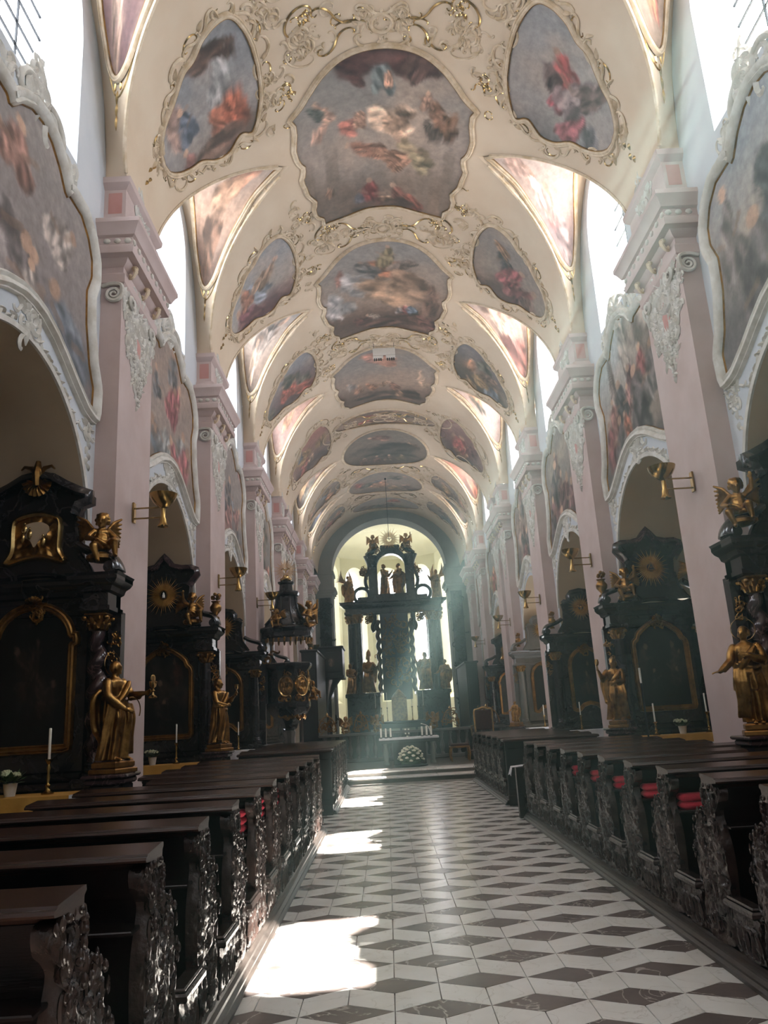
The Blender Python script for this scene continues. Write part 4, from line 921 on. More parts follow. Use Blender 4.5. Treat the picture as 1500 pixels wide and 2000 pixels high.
# sanctuary: choir grille-like plate hung under the vault
bd = thing('hanging_board', 'small white board hung under the crown of the vault', 'sign', (-.02, 20.95, 11.98))
obj('panel', MB().bbox(-.33, .33, -.02, .02, .05, .27, .01), M['plate'], bd, smooth=0)
obj('panel', MB().bbox(-.33, -.03, -.03, .03, -.06, .03, .01), M['plate'], bd, smooth=0); obj('panel', MB().bbox(.05, .33, -.03, .03, -.06, .03, .01), M['plate'], bd, smooth=0)
mb = MB()
for x in (-.29, -.23, -.16, -.1, .09, .15, .22, .28): mb.box(x - .018, x + .018, -.035, -.02, -.15, -.065)
obj('dark_mark', mb, M['iron'], bd, smooth=0)
obj('wire', MB().tube([(-.3, 0, .26), (-.3, 0, .5)], .006, 4).tube([(.3, 0, .26), (.3, 0, .5)], .006, 4), M['iron'], bd)
# ---------------------------------------------------------------- pews
def relief(mb, sf, poly, depth, fn, rings=14, npts=90, back=.06, ctr=None):
    """Carved panel: an outline filled with relief on its face, with edges and a flat back."""
    uv = resample(poly, npts); uv, P, N = sf.loop(uv); c = uv.mean(0) if ctr is None else arr(ctr)
    r = np.linspace(0, 1, rings + 1)[1:]
    G = c + r[:, None, None] * (uv - c)[None]; n = sf.nr(uv[:1])[0]
    h = fn(G[..., 0], G[..., 1]) * depth * (1 - r[:, None] ** 8 * .6)
    Q = sf.pt(G) + n * h[..., None]
    mb.grid(np.concatenate([(sf.pt(uv) - n * back)[None], Q[::-1]]).transpose(1, 0, 2), cu=True)
    I = mb.n - npts * (rings + 1)
    ce = sf.pt(c[None]) + n * depth * .5; mb.add(ce, [])
    k = np.arange(npts); a = I + k * (rings + 1) + rings; b = I + ((k + 1) % npts) * (rings + 1) + rings
    mb.F.append(np.stack([a, b, np.full(npts, mb.n - 1)], 1))
    mb.F.append(np.array([I + k[::-1] * (rings + 1)]))
def ridged(u, v, s, f=7): return 1 - np.abs(2 * fbm(u * f, v * f * .8, s, 3) - 1) * 2.2
PE = arr([(-.16, 1.0), (.05, 1.0), (.07, .93), (.03, .86), (.02, .80), (.10, .77), (.16, .82), (.22, .82), (.30, .76), (.345, .66), (.375, .52), (.375, .36), (.35, .2), (.36, .02), (-.05, .02), (-.07, .2), (-.11, .34), (-.13, .5), (-.12, .64), (-.07, .76), (-.05, .83), (-.10, .88), (-.16, .92)])
def make_pew(sx, length=1.78):
    p = {}
    nrm = -sx
    sf = planar((0, 0, 0), (0, nrm * -1.0, 0), (0, 0, 1)) if False else planar((0, 0, 0), (0, -1.0 if sx > 0 else 1.0, 0), (0, 0, 1))
    sg = -1.0 if sx > 0 else 1.0
    mb = MB(); poly = catmull(PE * arr((sg, 1)), 4)
    relief(mb, sf, poly, .03, lambda u, v: np.clip(ridged(u, v, 5, 12), -.3, 1), 26, 130, .055, ctr=(.14 * sg, .5))
    rg = random.Random(5)
    for k in range(105):                                 # acanthus scrolls over the face
        v = rg.uniform(.08, .95); lo, hi = np.interp(v, [0, .2, .5, .75, .85, 1], [-.04, -.06, -.12, -.06, -.08, -.14]), np.interp(v, [0, .2, .5, .7, .78, .82, 1], [.36, .36, .40, .34, .24, .02, .04])
        u = rg.uniform(lo + .03, hi - .03); a = rg.choice([PI / 2, -PI / 2]) + rg.uniform(-.9, .9); L_ = rg.uniform(.05, .13)
        q = (u + L_ * math.cos(a), v + L_ * math.sin(a)); q = (min(max(q[0], lo), hi), min(max(q[1], .04), .98))
        orn(mb, sf, place2(rg.choice([CURL_C, CURL_S])[::2], (u * sg, v), (q[0] * sg, q[1]), rg.choice((-1, 1))) + 0, rg.uniform(.006, .0115), n=4, lift=1.6)
    for k in range(60):                                 # leaves curling round the edge towards the aisle
        t = rg.random(); i = int(t * len(poly)); u, v = poly[i]; u = .14 * sg + (u - .14 * sg) * .94; v = max(v, .07)
        mb.ell((-sx * rg.uniform(.012, .04), u * sg, v), (rg.uniform(.008, .016), rg.uniform(.008, .016), rg.uniform(.015, .034)), 6, 5)
    p['carved_end'] = (mb.mesh('carved_end', 50), 'carve')
    mb = MB(); b = poly_b = arr([(-.47, .02), (-.10, .02), (-.09, .24), (-.12, .27), (-.455, .27), (-.475, .22), (-.455, .12)])
    relief(mb, sf, catmull(b * arr((sg, 1)), 3), .02, lambda u, v: np.clip(ridged(u, v, 8, 9), -.2, 1), 8, 60, .05)
    for k in range(8):
        u = -.45 + .042 * k; orn(mb, sf, place2(CURL_C[::2], (u * sg, .06), ((u + .06) * sg, .22), 1 if k % 2 else -1), .012, n=4, lift=1.2)
    p['base_panel'] = (mb.mesh('base_panel', 50), 'carve')
    x0, x1 = (-.045, .07) if sx > 0 else (-.07, .045)
    mb = MB().bbox(x0, x1, -.48, -.06, .27, .315, .012); mb.bbox(x0 + .015, x1 - .015, -.465, -.08, .315, .335, .008)
    p['base_rail'] = (mb.mesh('base_rail', 0), 'carve')
    e0, e1 = sorted((-sx * .035, sx * length))
    # top board with moulded edge, sloping slightly to the row behind
    pr = [(-.215, 1.032), (-.222, 1.042), (-.215, 1.052), (-.2, 1.056), (-.195, 1.064), (.02, 1.082), (.045, 1.08), (.05, 1.062), (.03, 1.05), (.03, .985), (-.04, .985), (-.06, 1.01), (-.14, 1.025)]
    mb = MB().prism(pr[::-1], (e0, 0, 0), (0, 1, 0), (0, 0, 1), (1, 0, 0), e1 - e0)
    p['top_rail'] = (mb.mesh('top_rail', 0), 'railw')
    a0, a1 = sorted((sx * .03, sx * length))
    mb = MB().box(a0, a1, -.02, .02, .02, 1.0); mb.box(a0, a1, -.035, -.02, .86, .98).box(a0, a1, -.035, -.02, .05, .2)
    for q in np.linspace(a0 + .04, a1 - .04, 4): mb.box(q - .04, q + .04, -.033, -.02, .2, .86)
    p['back_panel'] = (mb.mesh('back_panel', 0), 'wood')
    p['seat'] = (MB().bbox(a0, a1, .02, .36, .42, .46, .012).mesh('seat', 0), 'railw')
    mb = MB().bbox(a0, a1, -.44, -.26, .16, .20, .01); mb.box(a0 + .05, a0 + .10, -.40, -.30, 0, .16).box(a1 - .10, a1 - .05, -.40, -.30, 0, .16)
    p['kneeler'] = (mb.mesh('kneeler', 0), 'railw')
    p['book_shelf'] = (MB().bbox(a0, a1, -.19, -.02, .74, .76, .005).mesh('book_shelf', 0), 'wood')
    for k, (me, m) in p.items(): me.materials.append(M[m])
    return {k: v[0] for k, v in p.items()}
PEW = {sx: make_pew(sx) for sx in (-1, 1)}; PEW_S = {sx: make_pew(sx, 1.40) for sx in (-1, 1)}      # the short ones stop at a statue pedestal
PEDY = 10.0 - 1.66
ZP = .12
ORD = ['first', 'second', 'third', 'fourth', 'fifth', 'sixth', 'seventh', 'eighth', 'ninth', 'tenth', 'eleventh', 'twelfth']
def pew_row(sx, ys, where, far=0):
    n = len(ys)
    for i, y in enumerate(ys):
        t = thing('pew', '%s carved pew from the cross aisle, %s' % (ORD[n - 1 - i] if far == 0 else ORD[i], where), 'pew', (sx * 1.635, y, ZP), 0, 'pews ' + where)
        for k, me in (PEW_S if y - .46 < PEDY + .23 and y + .37 > PEDY - .23 else PEW)[sx].items(): link(k, me, None, t)
YL = [2.87 + .953 * k for k in range(11)]; YR = [12.74 - .892 * k for k in range(11)][::-1]
pew_row(-1, YL, 'on the sunlit pulpit side'); pew_row(1, YR, 'on the shaded side')
Y2 = [15.87 + .892 * k for k in range(6)]
pew_row(-1, Y2, 'in the altar-end block, pulpit side', 1); pew_row(1, Y2, 'in the altar-end block, shaded side', 1)
def platform(sx, y0, y1, label):
    t = thing('pew_platform', label, 'platform', (sx * 2.5, (y0 + y1) / 2, 0))
    hy = (y1 - y0) / 2
    dk = MB(); ym = (y0 + y1) / 2
    cuts = [(y0, PEDY - .25, 3.44), (PEDY - .25, PEDY + .25, 3.05), (PEDY + .25, y1, 3.44)] if y0 < PEDY < y1 else [(y0, y1, 3.44)]
    for c0, c1, xe in cuts: dk.box(*sorted((sx * (1.66 - 2.5), sx * (xe - 2.5))), c0 - ym, c1 - ym, .0, ZP)
    obj('deck', dk, M['plat'], t, smooth=0)
    pr = [(0, .0), (.10, .0), (.105, .03), (.085, .045), (.085, .06), (.06, .075), (.055, .09), (.03, .10), (.02, .118), (0, .12)]
    P = np.stack([np.stack([np.full(len(pr), sx * (1.66 - 2.5)) - sx * arr(pr)[:, 0], np.full(len(pr), y), arr(pr)[:, 1]], -1) for y in (-hy, hy)], 1)
    obj('edge_moulding', MB().grid(P), M['plat'], t, smooth=0)
platform(-1, -1.0, 12.95, 'low moulded wooden platform under the sunlit pews'); platform(1, -1.0, 13.2, 'low moulded wooden platform under the shaded pews')
platform(-1, 15.355, 20.72, 'low wooden platform under the pews nearer the altar, pulpit side'); platform(1, 15.155, 20.72, 'low wooden platform under the pews nearer the altar, shaded side')
for sx, yy, nm in ((-1, 15.3, 'pulpit'), (1, 15.1, 'shaded')):
    t = thing('wooden_screen', 'tall plain wooden panel closing the pew block nearer the altar, %s side' % nm, 'screen', (sx * 2.5, yy, ZP))
    mb = MB().box(-.87, .87, 0, .05, -.1, 1.0)
    obj('board', mb, M['wood'], t, smooth=0)
    for q in (-.58, 0, .58): obj('raised_panel', MB().bbox(q - .25, q + .25, -.02, .0, .15, .88, .012), M['wood'], t, smooth=0)
    obj('top_board', MB().bbox(-.9, .9, -.06, .3, 1.0, 1.05, .015), M['railw'], t, smooth=0)
    obj('plinth', MB().bbox(-.88, .88, -.03, .06, -.12, .06, .01), M['wood'], t, smooth=0)
def cushions(sx, y, n, where):
    for k in range(n):
        z = ZP + .762 + .058 * k
        x0, x1 = sorted((sx * (1.635 + .06), sx * (1.635 + .40)))
        mb = MB().bbox(-.17, .17, -.075, .075, 0, .054, .018)
        tag(obj('cushion', mb, M['red'], None, (sx * (1.635 + .235), y - .105, z), smooth=60), 'flat red cushion, %s of its stack in the %s' % (('bottom', 'middle', 'top')[k] if n == 3 else ('bottom', 'top')[k], where), 'cushion', 'red cushions in the pews')
nL = len(YL)
for i in (4, 5, 6, 7, 8): cushions(-1, YL[i], 3, ORD[nL - 1 - i] + ' sunlit pew')
for i in (3, 4, 5, 6, 7): cushions(1, YR[i], 2, ORD[len(YR) - 1 - i] + ' shaded pew')
# small draped stand at the end of the shaded pews
t = thing('draped_stand', 'narrow dark stand with a white cloth beside the shaded pews', 'stand', (1.62, 13.36, 0))
obj('post', MB().box(-.1, .14, -.06, .06, .0, .78), M['wood'], t, smooth=0)
mb = MB(); u = np.linspace(-.16, .2, 7); mb.grid(np.stack([np.stack([u, np.full(7, -.1), .80 + .01 * np.sin(9 * u)], -1), np.stack([u, np.full(7, .1), .81 + .01 * np.sin(9 * u)], -1)], 1))
mb.grid(np.stack([np.stack([np.full(5, -.16), np.linspace(-.1, .1, 5), np.full(5, .80)], -1), np.stack([np.full(5, -.2) + .02 * np.sin(np.arange(5)), np.linspace(-.09, .09, 5), np.full(5, .66) + .02 * np.cos(np.arange(5) * 2)], -1)], 1))
obj('cloth', mb, M['linen'], t)
# ---------------------------------------------------------------- sculpture: figures grown into one skin
def remesh(mb, name, voxel=.009, it=2):
    me = mb.mesh(name + '_raw', 179); o = bpy.data.objects.new(name + '_raw', me); COL.objects.link(o)
    m = o.modifiers.new('r', 'REMESH'); m.mode = 'VOXEL'; m.voxel_size = voxel; m.use_smooth_shade = True
    s = o.modifiers.new('s', 'SMOOTH'); s.iterations = it; s.factor = .5
    dg = bpy.context.evaluated_depsgraph_get(); r = bpy.data.meshes.new_from_object(o.evaluated_get(dg)); r.name = name
    bpy.data.objects.remove(o); bpy.data.meshes.remove(me)
    r.polygons.foreach_set('use_smooth', np.ones(len(r.polygons), bool))
    return r
def limb(mb, P, R_, n=10):
    P = catmull(P, 5, closed=False); R_ = np.interp(np.linspace(0, 1, len(P)), np.linspace(0, 1, len(R_)), R_)
    mb.tube(P, R_, n); mb.ell(P[0], R_[0], 8, 6); mb.ell(P[-1], R_[-1], 8, 6)
def hand(mb, w, d, up, s=1.0, curlf=.35):
    w, d, up = arr(w), _n(arr(d)), arr(up); sd = _n(np.cross(d, up)); up = np.cross(sd, d)
    rot = np.stack([sd, d, up], 1); mb.ell(w + d * .028 * s, arr((.021, .032, .012)) * s, 8, 6, rot)
    for k, (o, L_) in enumerate(((-.017, .038), (-.006, .044), (.006, .042), (.017, .033))):
        b = w + d * .052 * s + sd * o * s
        mb.tube([b, b + (d * .6 - up * curlf * .3) * L_ * s, b + (d - up * curlf) * L_ * s], arr((.0085, .008, .0065)) * s, 6)
    b = w + d * .018 * s - sd * .019 * s; mb.tube([b, b - sd * .014 * s + d * .016 * s, b - sd * .016 * s + d * .034 * s], arr((.0095, .0085, .007)) * s, 6)
def head(mb, c, yaw=0.0, tilt=0.0, s=1.0, hair='short', beard=False, seed=0):
    Rm = arr(Matrix.Rotation(yaw, 3, 'Z') @ Matrix.Rotation(tilt, 3, 'X')); c = arr(c)
    def q(p): return c + Rm @ (arr(p) * s)
    def e(p, r): mb.ell(q(p), arr(r) * s, 10, 8, Rm)
    e((0, .004, .004), (.052, .064, .070)); e((0, -.022, -.035), (.036, .038, .036)); e((0, -.063, -.010), (.0085, .013, .016)); e((0, -.066, -.018), (.010, .009, .007))
    e((0, -.054, .014), (.036, .009, .007)); e((0, -.054, -.038), (.015, .009, .005)); e((0, -.052, -.056), (.015, .013, .011))
    for sg in (-1, 1): e((sg * .018, -.053, .002), (.008, .006, .005)); e((sg * .052, .006, -.008), (.006, .012, .017))
    rg = random.Random(seed)
    if hair:
        e((0, .018, .022), (.058, .062, .062))
        for k in range(26):
            a = rg.uniform(-.2, PI + .2); z = rg.uniform(-.03 if hair == 'short' else -.09, .07); rr = .056 * math.sqrt(max(.15, 1 - (z / .085) ** 2))
            e((rr * math.cos(a) * 1.05, .012 + rr * abs(math.sin(a)), z), (.016, .016, .016))
    if beard: e((0, -.045, -.070), (.026, .022, .034))
    mb.tube([q((0, .005, -.10)), q((0, 0, -.04))], arr((.036, .032)) * s, 10)
def figure(name, seed=0, sway=.03, yaw=0.0, tilt=0.0, arms=(), knee=1, hair='short', beard=False, cloak=.22, voxel=.0085, tunic=None):
    mb = MB(); nz, nt = 46, 56
    z = np.linspace(.012, .835, nz); th = np.linspace(0, 2 * PI, nt, endpoint=False)
    wx = np.interp(z, [0, .1, .3, .47, .55, .63, .73, .79, .835], [.150, .142, .132, .120, .112, .096, .118, .108, .045])
    wy = np.interp(z, [0, .1, .3, .47, .55, .63, .73, .79, .835], [.118, .112, .108, .102, .096, .082, .088, .076, .042])
    cx = sway * np.sin(PI * z / .95); cy = -.01 * np.sin(PI * z / .6)
    Z, T = np.meshgrid(z, th, indexing='ij')
    A = np.interp(z, [0, .42, .6, .835], [.26, .17, .05, .025])[:, None]
    ph = 3.0 * vn(Z * 3.5, 0 * Z, seed)
    f = 1 + A * np.sin(6 * T + ph + seed) + A * .55 * np.sin(11 * T - 4 * Z + 2 * ph)
    f = f + cloak * np.exp(-((np.angle(np.exp(1j * (T - PI / 2)))) / .9) ** 2) * np.interp(z, [0, .2, .7, .8, .835], [.8, 1, .6, .2, 0])[:, None]
    ka = -PI / 2 + .55 * knee
    f = f + .20 * np.exp(-(np.angle(np.exp(1j * (T - ka))) / .45) ** 2) * np.exp(-((Z - .32) / .10) ** 2)
    if tunic: f = f * np.where(Z > tunic, 1.08, .86)
    P = np.stack([cx[:, None] + wx[:, None] * f * np.cos(T), cy[:, None] + wy[:, None] * f * np.sin(T), Z], -1)
    n0 = mb.n; mb.grid(P, cv=True, flip=True); mb.F.append(np.array([n0 + np.arange(nt)[::-1]])); mb.F.append(np.array([n0 + (nz - 1) * nt + np.arange(nt)]))
    def hip(zz): return sway * math.sin(PI * zz / .95)
    for zz, r, dz in ((.56, .030, .05), (.60, .022, .03)):     # girdle and swag of cloth
        a = np.linspace(-PI * 1.02, PI * .15, 22); mb.tube(np.c_[hip(zz) + .118 * np.cos(a), .098 * np.sin(a), zz + dz * np.sin(a * 1.3)], r, 8)
    a = np.linspace(0, 1, 16); mb.tube(np.c_[hip(.7) + .10 - .19 * a, -.088 - .03 * np.sin(PI * a), .78 - .24 * a], .026 + .012 * np.sin(PI * a), 8)
    for k in range(3): mb.tube([(hip(.5) - .09 + .03 * k, -.10, .55), (hip(.4) - .10 + .035 * k, -.125, .42), (hip(.3) - .09 + .03 * k, -.115, .30 - .03 * k)], (.022, .026, .012), 8)
    hx_ = hip(.83); rgm = random.Random(seed)
    for k in range(9):                                   # mantle billowing behind one shoulder down to the hem
        x = -knee * (.05 + .016 * k); mb.tube(catmull([(hx_ + x * .9, .05, .77 - .01 * k), (hx_ + x * 1.25, .075, .6), (hx_ + x * 1.1, .085 + .02 * rgm.random(), .38), (hx_ + x * 1.0, .07, .12 + .02 * k)], 4, False), .024 + .008 * rgm.random(), 7)
    for k in range(7):                                   # loose folds falling from the girdle
        x = hip(.5) + knee * (.02 + .018 * k); mb.tube(catmull([(x, -.10, .56), (x + .02 * knee, -.125 - .01 * rgm.random(), .42), (x + .01 * knee, -.115, .24), (x + .03 * knee, -.10, .06)], 4, False), .012 + .008 * rgm.random(), 6)
    head(mb, (hx_, -.004, .925), yaw, tilt, 1.0, hair, beard, seed)
    for sg, pts, hd, hu in arms:
        sh = arr((hx_ + sg * .115, 0, .775)); Q = [sh] + [arr(p) for p in pts]
        limb(mb, [Q[0], (Q[0] + Q[1]) / 2 + arr((sg * .008, 0, 0)), Q[1]], (.050, .048, .042)); limb(mb, [Q[1], (Q[1] + Q[2]) / 2, Q[2]], (.044, .036, .024))
        for k in range(4): mb.ell(Q[1] * (1 - k / 5) + Q[2] * k / 5 + arr((0, 0, -.025)), (.03, .03, .032), 7, 5)
        hand(mb, Q[2], hd, hu)
    for sg in (-1, 1): mb.ell((hip(.05) + sg * .055 + .02 * knee * sg, -.125, .018), (.026, .055, .02), 8, 6); [mb.ell((hip(.05) + sg * .055 + .02 * knee * sg + .011 * (k - 2), -.178, .010), (.007, .012, .008), 6, 5) for k in range(5)]
    return remesh(mb, name, voxel)
def putto(name, seed=0, lift=0, wing=True, voxel=.0075):
    mb = MB(); rg = random.Random(seed)
    mb.ell((0, 0, .16), (.085, .072, .10), 12, 9); mb.ell((0, -.02, .11), (.08, .07, .07), 12, 9); mb.ell((0, .0, .24), (.072, .055, .06), 12, 9)
    head(mb, (0, -.01, .37), rg.uniform(-.6, .6), .2, 1.12, 'short', False, seed)
    for sg in (-1, 1):
        up = lift and sg == lift
        el = (sg * .15, -.05, .30 if up else .17); wr = (sg * .16, -.08, .40) if up else (sg * .10, -.15, .14)
        limb(mb, [(sg * .07, 0, .26), el], (.034, .030)); limb(mb, [el, wr], (.032, .022)); hand(mb, wr, (0, -.4, .9) if up else (-sg * .4, -.9, 0), (0, -1, 0) if up else (0, 0, 1), .85)
        kn = (sg * .10, -.16, .10 + .03 * sg); an = (sg * .085 + .03, -.17, -.05 + .03 * sg)
        limb(mb, [(sg * .05, -.02, .09), kn], (.052, .042)); limb(mb, [kn, an], (.042, .024)); mb.ell((an[0], an[1] - .025, an[2] - .015), (.022, .042, .018), 8, 6)
        for k in range(4): mb.ell((sg * .04 * k * .5, -.05 - .02 * k, .07), (.04, .03, .03), 7, 5)
        if wing:
            for k in range(8):
                a = .25 + .17 * k; L_ = .30 - .012 * k
                b = arr((sg * .045, .055, .26)); t = b + arr((sg * L_ * (.62 + .03 * k), .10 + .015 * k, L_ * (.62 - .16 * k)))
                mb.tube([b, (b + t) / 2 + arr((0, .01, .03)), t], (.018, .026, .012), 6)
    a = np.linspace(-2.8, .6, 14); mb.tube(np.c_[.09 * np.cos(a), -.02 + .085 * np.sin(a), .12 + .03 * np.sin(2 * a)], .022, 7)
    return remesh(mb, name, voxel, 2)
FIG = {}
FIG['chalice'] = figure('figure', 1, .03, .95, 0, [(1, [(.16, -.09, .64), (.17, -.25, .655)], (0, -1, .25), (1, 0, 0)), (-1, [(-.15, -.06, .63), (-.05, -.19, .50)], (.6, -.6, -.3), (0, -1, 0))], 1, None, False)
FIG['cup'] = figure('figure', 4, .025, .5, .1, [(1, [(.17, -.06, .63), (.15, -.20, .72)], (0, -.6, .8), (1, 0, 0)), (-1, [(-.15, -.09, .62), (.0, -.17, .58)], (1, -.2, 0), (0, -1, 0))], -1, 'long', False)
FIG['open'] = figure('figure', 7, -.03, -.5, -.05, [(-1, [(-.18, -.06, .64), (-.30, -.13, .54)], (-.9, -.3, -.1), (0, 0, 1)), (1, [(.14, -.1, .63), (-.01, -.16, .69)], (-1, 0, .2), (0, -1, 0))], -1, 'short', False, tunic=.34)
FIG['raise'] = figure('figure', 11, .03, -.3, .1, [(-1, [(-.17, -.07, .66), (-.21, -.16, .79)], (-.1, -.3, 1), (-1, 0, 0)), (1, [(.15, -.08, .62), (.03, -.18, .60)], (-1, -.1, 0), (0, -1, 0))], 1, 'long', True)
FIG['bishop'] = figure('figure', 15, -.02, .2, 0, [(1, [(.18, -.05, .63), (.22, -.16, .70)], (.1, -.2, 1), (1, 0, 0)), (-1, [(-.15, -.08, .60), (-.03, -.17, .55)], (1, 0, 0), (0, -1, 0))], -1, 'short', True, .3)
PUT = [putto('figure', 1, 0), putto('figure', 5, 1), putto('figure', 9, -1)]
for me in list(FIG.values()): me.materials.append(M['gold'])
for me in PUT: me.materials.append(M['gold'])
FIGD = {k: v.copy() for k, v in FIG.items()}; PUTD = [p.copy() for p in PUT]
for me in list(FIGD.values()) + PUTD: me.materials.clear(); me.materials.append(M['gold'])
def halo(parent, c, r=.12):
    a = np.linspace(0, 2 * PI, 29); obj('halo', MB().tube(np.c_[r * np.cos(a) + c[0], np.full(29, c[1]), r * np.sin(a) + c[2]], .004, 5, cap=False), M['goldl'], parent)
def statue(kind, loc, rz, label, cat='statue', group=None, sc=1.0, dark=False, ped=True, extra=None):
    t = thing('statue', label, cat, loc, rz, group)
    z0 = 0.0
    if ped:
        z0 = .12
        obj('plinth', MB().bbox(-.17, .17, -.19, .15, 0, .05, .01).bbox(-.15, .15, -.17, .13, .05, .12, .015), M['goldf'], t, smooth=0)
    o = link('figure', (FIGD if dark else FIG)[kind], None, t, (0, 0, z0), 0, sc)
    if extra == 'chalice':
        mb = MB().lathe([(0, 0), (.042, 0), (.044, .012), (.018, .03), (.010, .06), (.022, .075), (.010, .09), (.012, .10), (.034, .12), (.042, .17), (.038, .172), (.030, .125), (0, .12)], 14)
        obj('chalice', mb, M['goldl'], t, (.19 * sc, -.34 * sc, z0 + .60 * sc)); obj('host', MB().ell((0, 0, .2), (.042, .006, .042), 14, 9), M['goldl'], t, (.19 * sc, -.34 * sc, z0 + .60 * sc))
        a = np.linspace(-.5, 1.9, 16); obj('hoop', MB().tube(np.c_[.05 + .13 * np.cos(a), np.full(16, -.2), .50 + .13 * np.sin(a)], .006, 5), M['goldl'], t, (0, 0, z0))
    if extra == 'cup':
        mb = MB().lathe([(0, 0), (.034, 0), (.012, .02), (.010, .06), (.036, .09), (.042, .15), (.036, .15), (.03, .095), (0, .09)], 14); obj('cup', mb, M['goldl'], t, (.155 * sc, -.245 * sc, z0 + .76 * sc))
    if extra == 'lamp':
        mb = MB().lathe([(0, 0), (.02, 0), (.014, .08), (.03, .1), (.04, .14), (.03, .19), (0, .2)], 12); obj('lamp', mb, M['goldl'], t, (-.215 * sc, -.2 * sc, z0 + .80 * sc))
    if extra == 'crozier':
        a = np.linspace(0, 4.2, 14); P = np.vstack([[(.24, -.19, 0), (.24, -.19, .95)], np.c_[.19 + .05 * np.cos(a), np.full(14, -.19), .95 + .05 * np.sin(a)]]) * sc; obj('staff', MB().tube(P, .011 * sc, 6), M['gold'], t)
        obj('mitre', MB().lathe([(.055, 0), (.068, .05), (.055, .12), (.004, .19)], 12, (0, 0, 0), 1, .6), M['gold'], t, (0, 0, .97 * sc), 0).scale = (sc, sc, sc)
    if extra in ('chalice', 'open', 'cup') and not dark: halo(t, (0.0, .03, z0 + .97 * sc))
    return t
def cherub(i, loc, rz, label, group='gilded cherubs on the altars', sc=1.0, dark=False):
    t = thing('cherub', label, 'cherub', loc, rz, group); link('figure', (PUTD if dark else PUT)[i % 3], None, t, (0, 0, .08 * sc), 0, sc)
    obj('cloud_base', MB().ell((0, -.05, .05), (.13, .13, .06), 10, 6).ell((.08, 0, .06), (.08, .08, .05), 8, 6).ell((-.08, -.02, .05), (.07, .08, .05), 8, 6), M['goldf'], t).scale = (sc, sc, sc)
    return t
# ---------------------------------------------------------------- side altars
def twist(n=5.0, r=.082, off=.036, h=1.42):
    t = np.linspace(0, 1, 90); a = 2 * PI * n * t; o = off * np.minimum(1, np.minimum(t, 1 - t) * 10)
    return MB().tube(np.c_[o * np.cos(a), o * np.sin(a), h * t], r * (1 - .12 * t), 12, up=(1, 0, 0)).mesh('shaft', 60)
SH_T = twist(); SH_P = MB().lathe([(.092, 0), (.098, .3), (.096, .7), (.082, 1.42)], 18).mesh('shaft', 60)
def cap_mesh():
    mb = MB().lathe([(.075, 0), (.09, .01), (.075, .02), (.07, .04), (.085, .12), (.125, .17)], 16); mb.bbox(-.125, .125, -.125, .125, .17, .2, .01)
    for k in range(8):
        a = 2 * PI * k / 8
        for zz, rr in ((.02, .085), (.085, .095)):
            b = a + (PI / 8 if zz > .05 else 0); c, s_ = math.cos(b), math.sin(b); mb.tube([(rr * c, rr * s_, zz), ((rr + .02) * c, (rr + .02) * s_, zz + .045), ((rr + .05) * c, (rr + .05) * s_, zz + .06), ((rr + .05) * c, (rr + .05) * s_, zz + .04)], (.026, .024, .016, .008), 6)
    for sx in (-1, 1):
        for sy in (-1, 1): mb.ell((sx * .12, sy * .12, .14), (.035, .035, .03), 8, 6)
    return mb.mesh('capital', 60)
CAPM = cap_mesh(); CAPM.materials.append(M['gold'])
BASEM = MB().lathe([(.14, 0), (.14, .04), (.125, .055), (.13, .075), (.105, .095), (.10, .12), (.112, .13), (.10, .15)], 18).mesh('base', 40)
def sunburst(parent, c, r=.30, n=44, seed=1, emblem='niche', m='gold'):
    rg = random.Random(seed); mb = MB(); c = arr(c)
    for k in range(n):
        a = 2 * PI * k / n; L_ = r * (rg.uniform(1.0, 1.18) if k % 2 else rg.uniform(.68, .9)); w = .0095 * r / .3
        d = arr((math.cos(a), 0, math.sin(a))); e = arr((-math.sin(a), 0, math.cos(a))); p0 = c + d * r * .22; p1 = c + d * r * .55; p2 = c + d * L_
        mb.add([p0 - e * w * .5, p0 + e * w * .5, p1 - e * w, p1 + e * w, p1 + arr((0, -.014, 0)), p2, p0 + arr((0, -.008, 0))], [np.array([[0, 6, 4], [0, 4, 2], [6, 1, 3], [6, 3, 4], [2, 4, 5], [4, 3, 5]])])
    s = tag(obj('sunburst', mb, M['ray'], parent, smooth=0), kind='stuff')
    if emblem == 'niche':
        a = np.linspace(0, 2 * PI, 9); obj('emblem', MB().tube(np.c_[.07 * np.cos(a), np.zeros(9), .085 * np.sin(a)] + c + arr((0, -.02, 0)), .014, 6, cap=False), M['goldl'], parent); obj('small_figure', MB().lathe([(.03, -.05), (.026, .0), (.016, .02), (.018, .035), (0, .055)], 10, tuple(c + arr((0, -.02, 0)))), M['candle'], parent)
    elif emblem == 'triangle':
        P = arr([(-.075, 0, -.05), (.075, 0, -.05), (0, 0, .085), (-.075, 0, -.05)]) + c + arr((0, -.03, 0)); obj('emblem', MB().tube(resample(P, 25, False), .014, 6), M['goldl'], parent); obj('eye', MB().ell(c + arr((0, -.03, 0)), (.026, .012, .016), 8, 6), M['goldl'], parent)
    else:
        mb = MB().ell(c + arr((0, -.035, 0)), (.025, .025, .055), 8, 6).ell(c + arr((0, -.045, -.06)), .018, 7, 5)
        for sg in (-1, 1): mb.tube([c + arr((sg * .02, -.03, .01)), c + arr((sg * .08, -.03, .05)), c + arr((sg * .13, -.03, .02))], (.02, .024, .006), 6)
        obj('dove', mb, M['goldl'], parent)
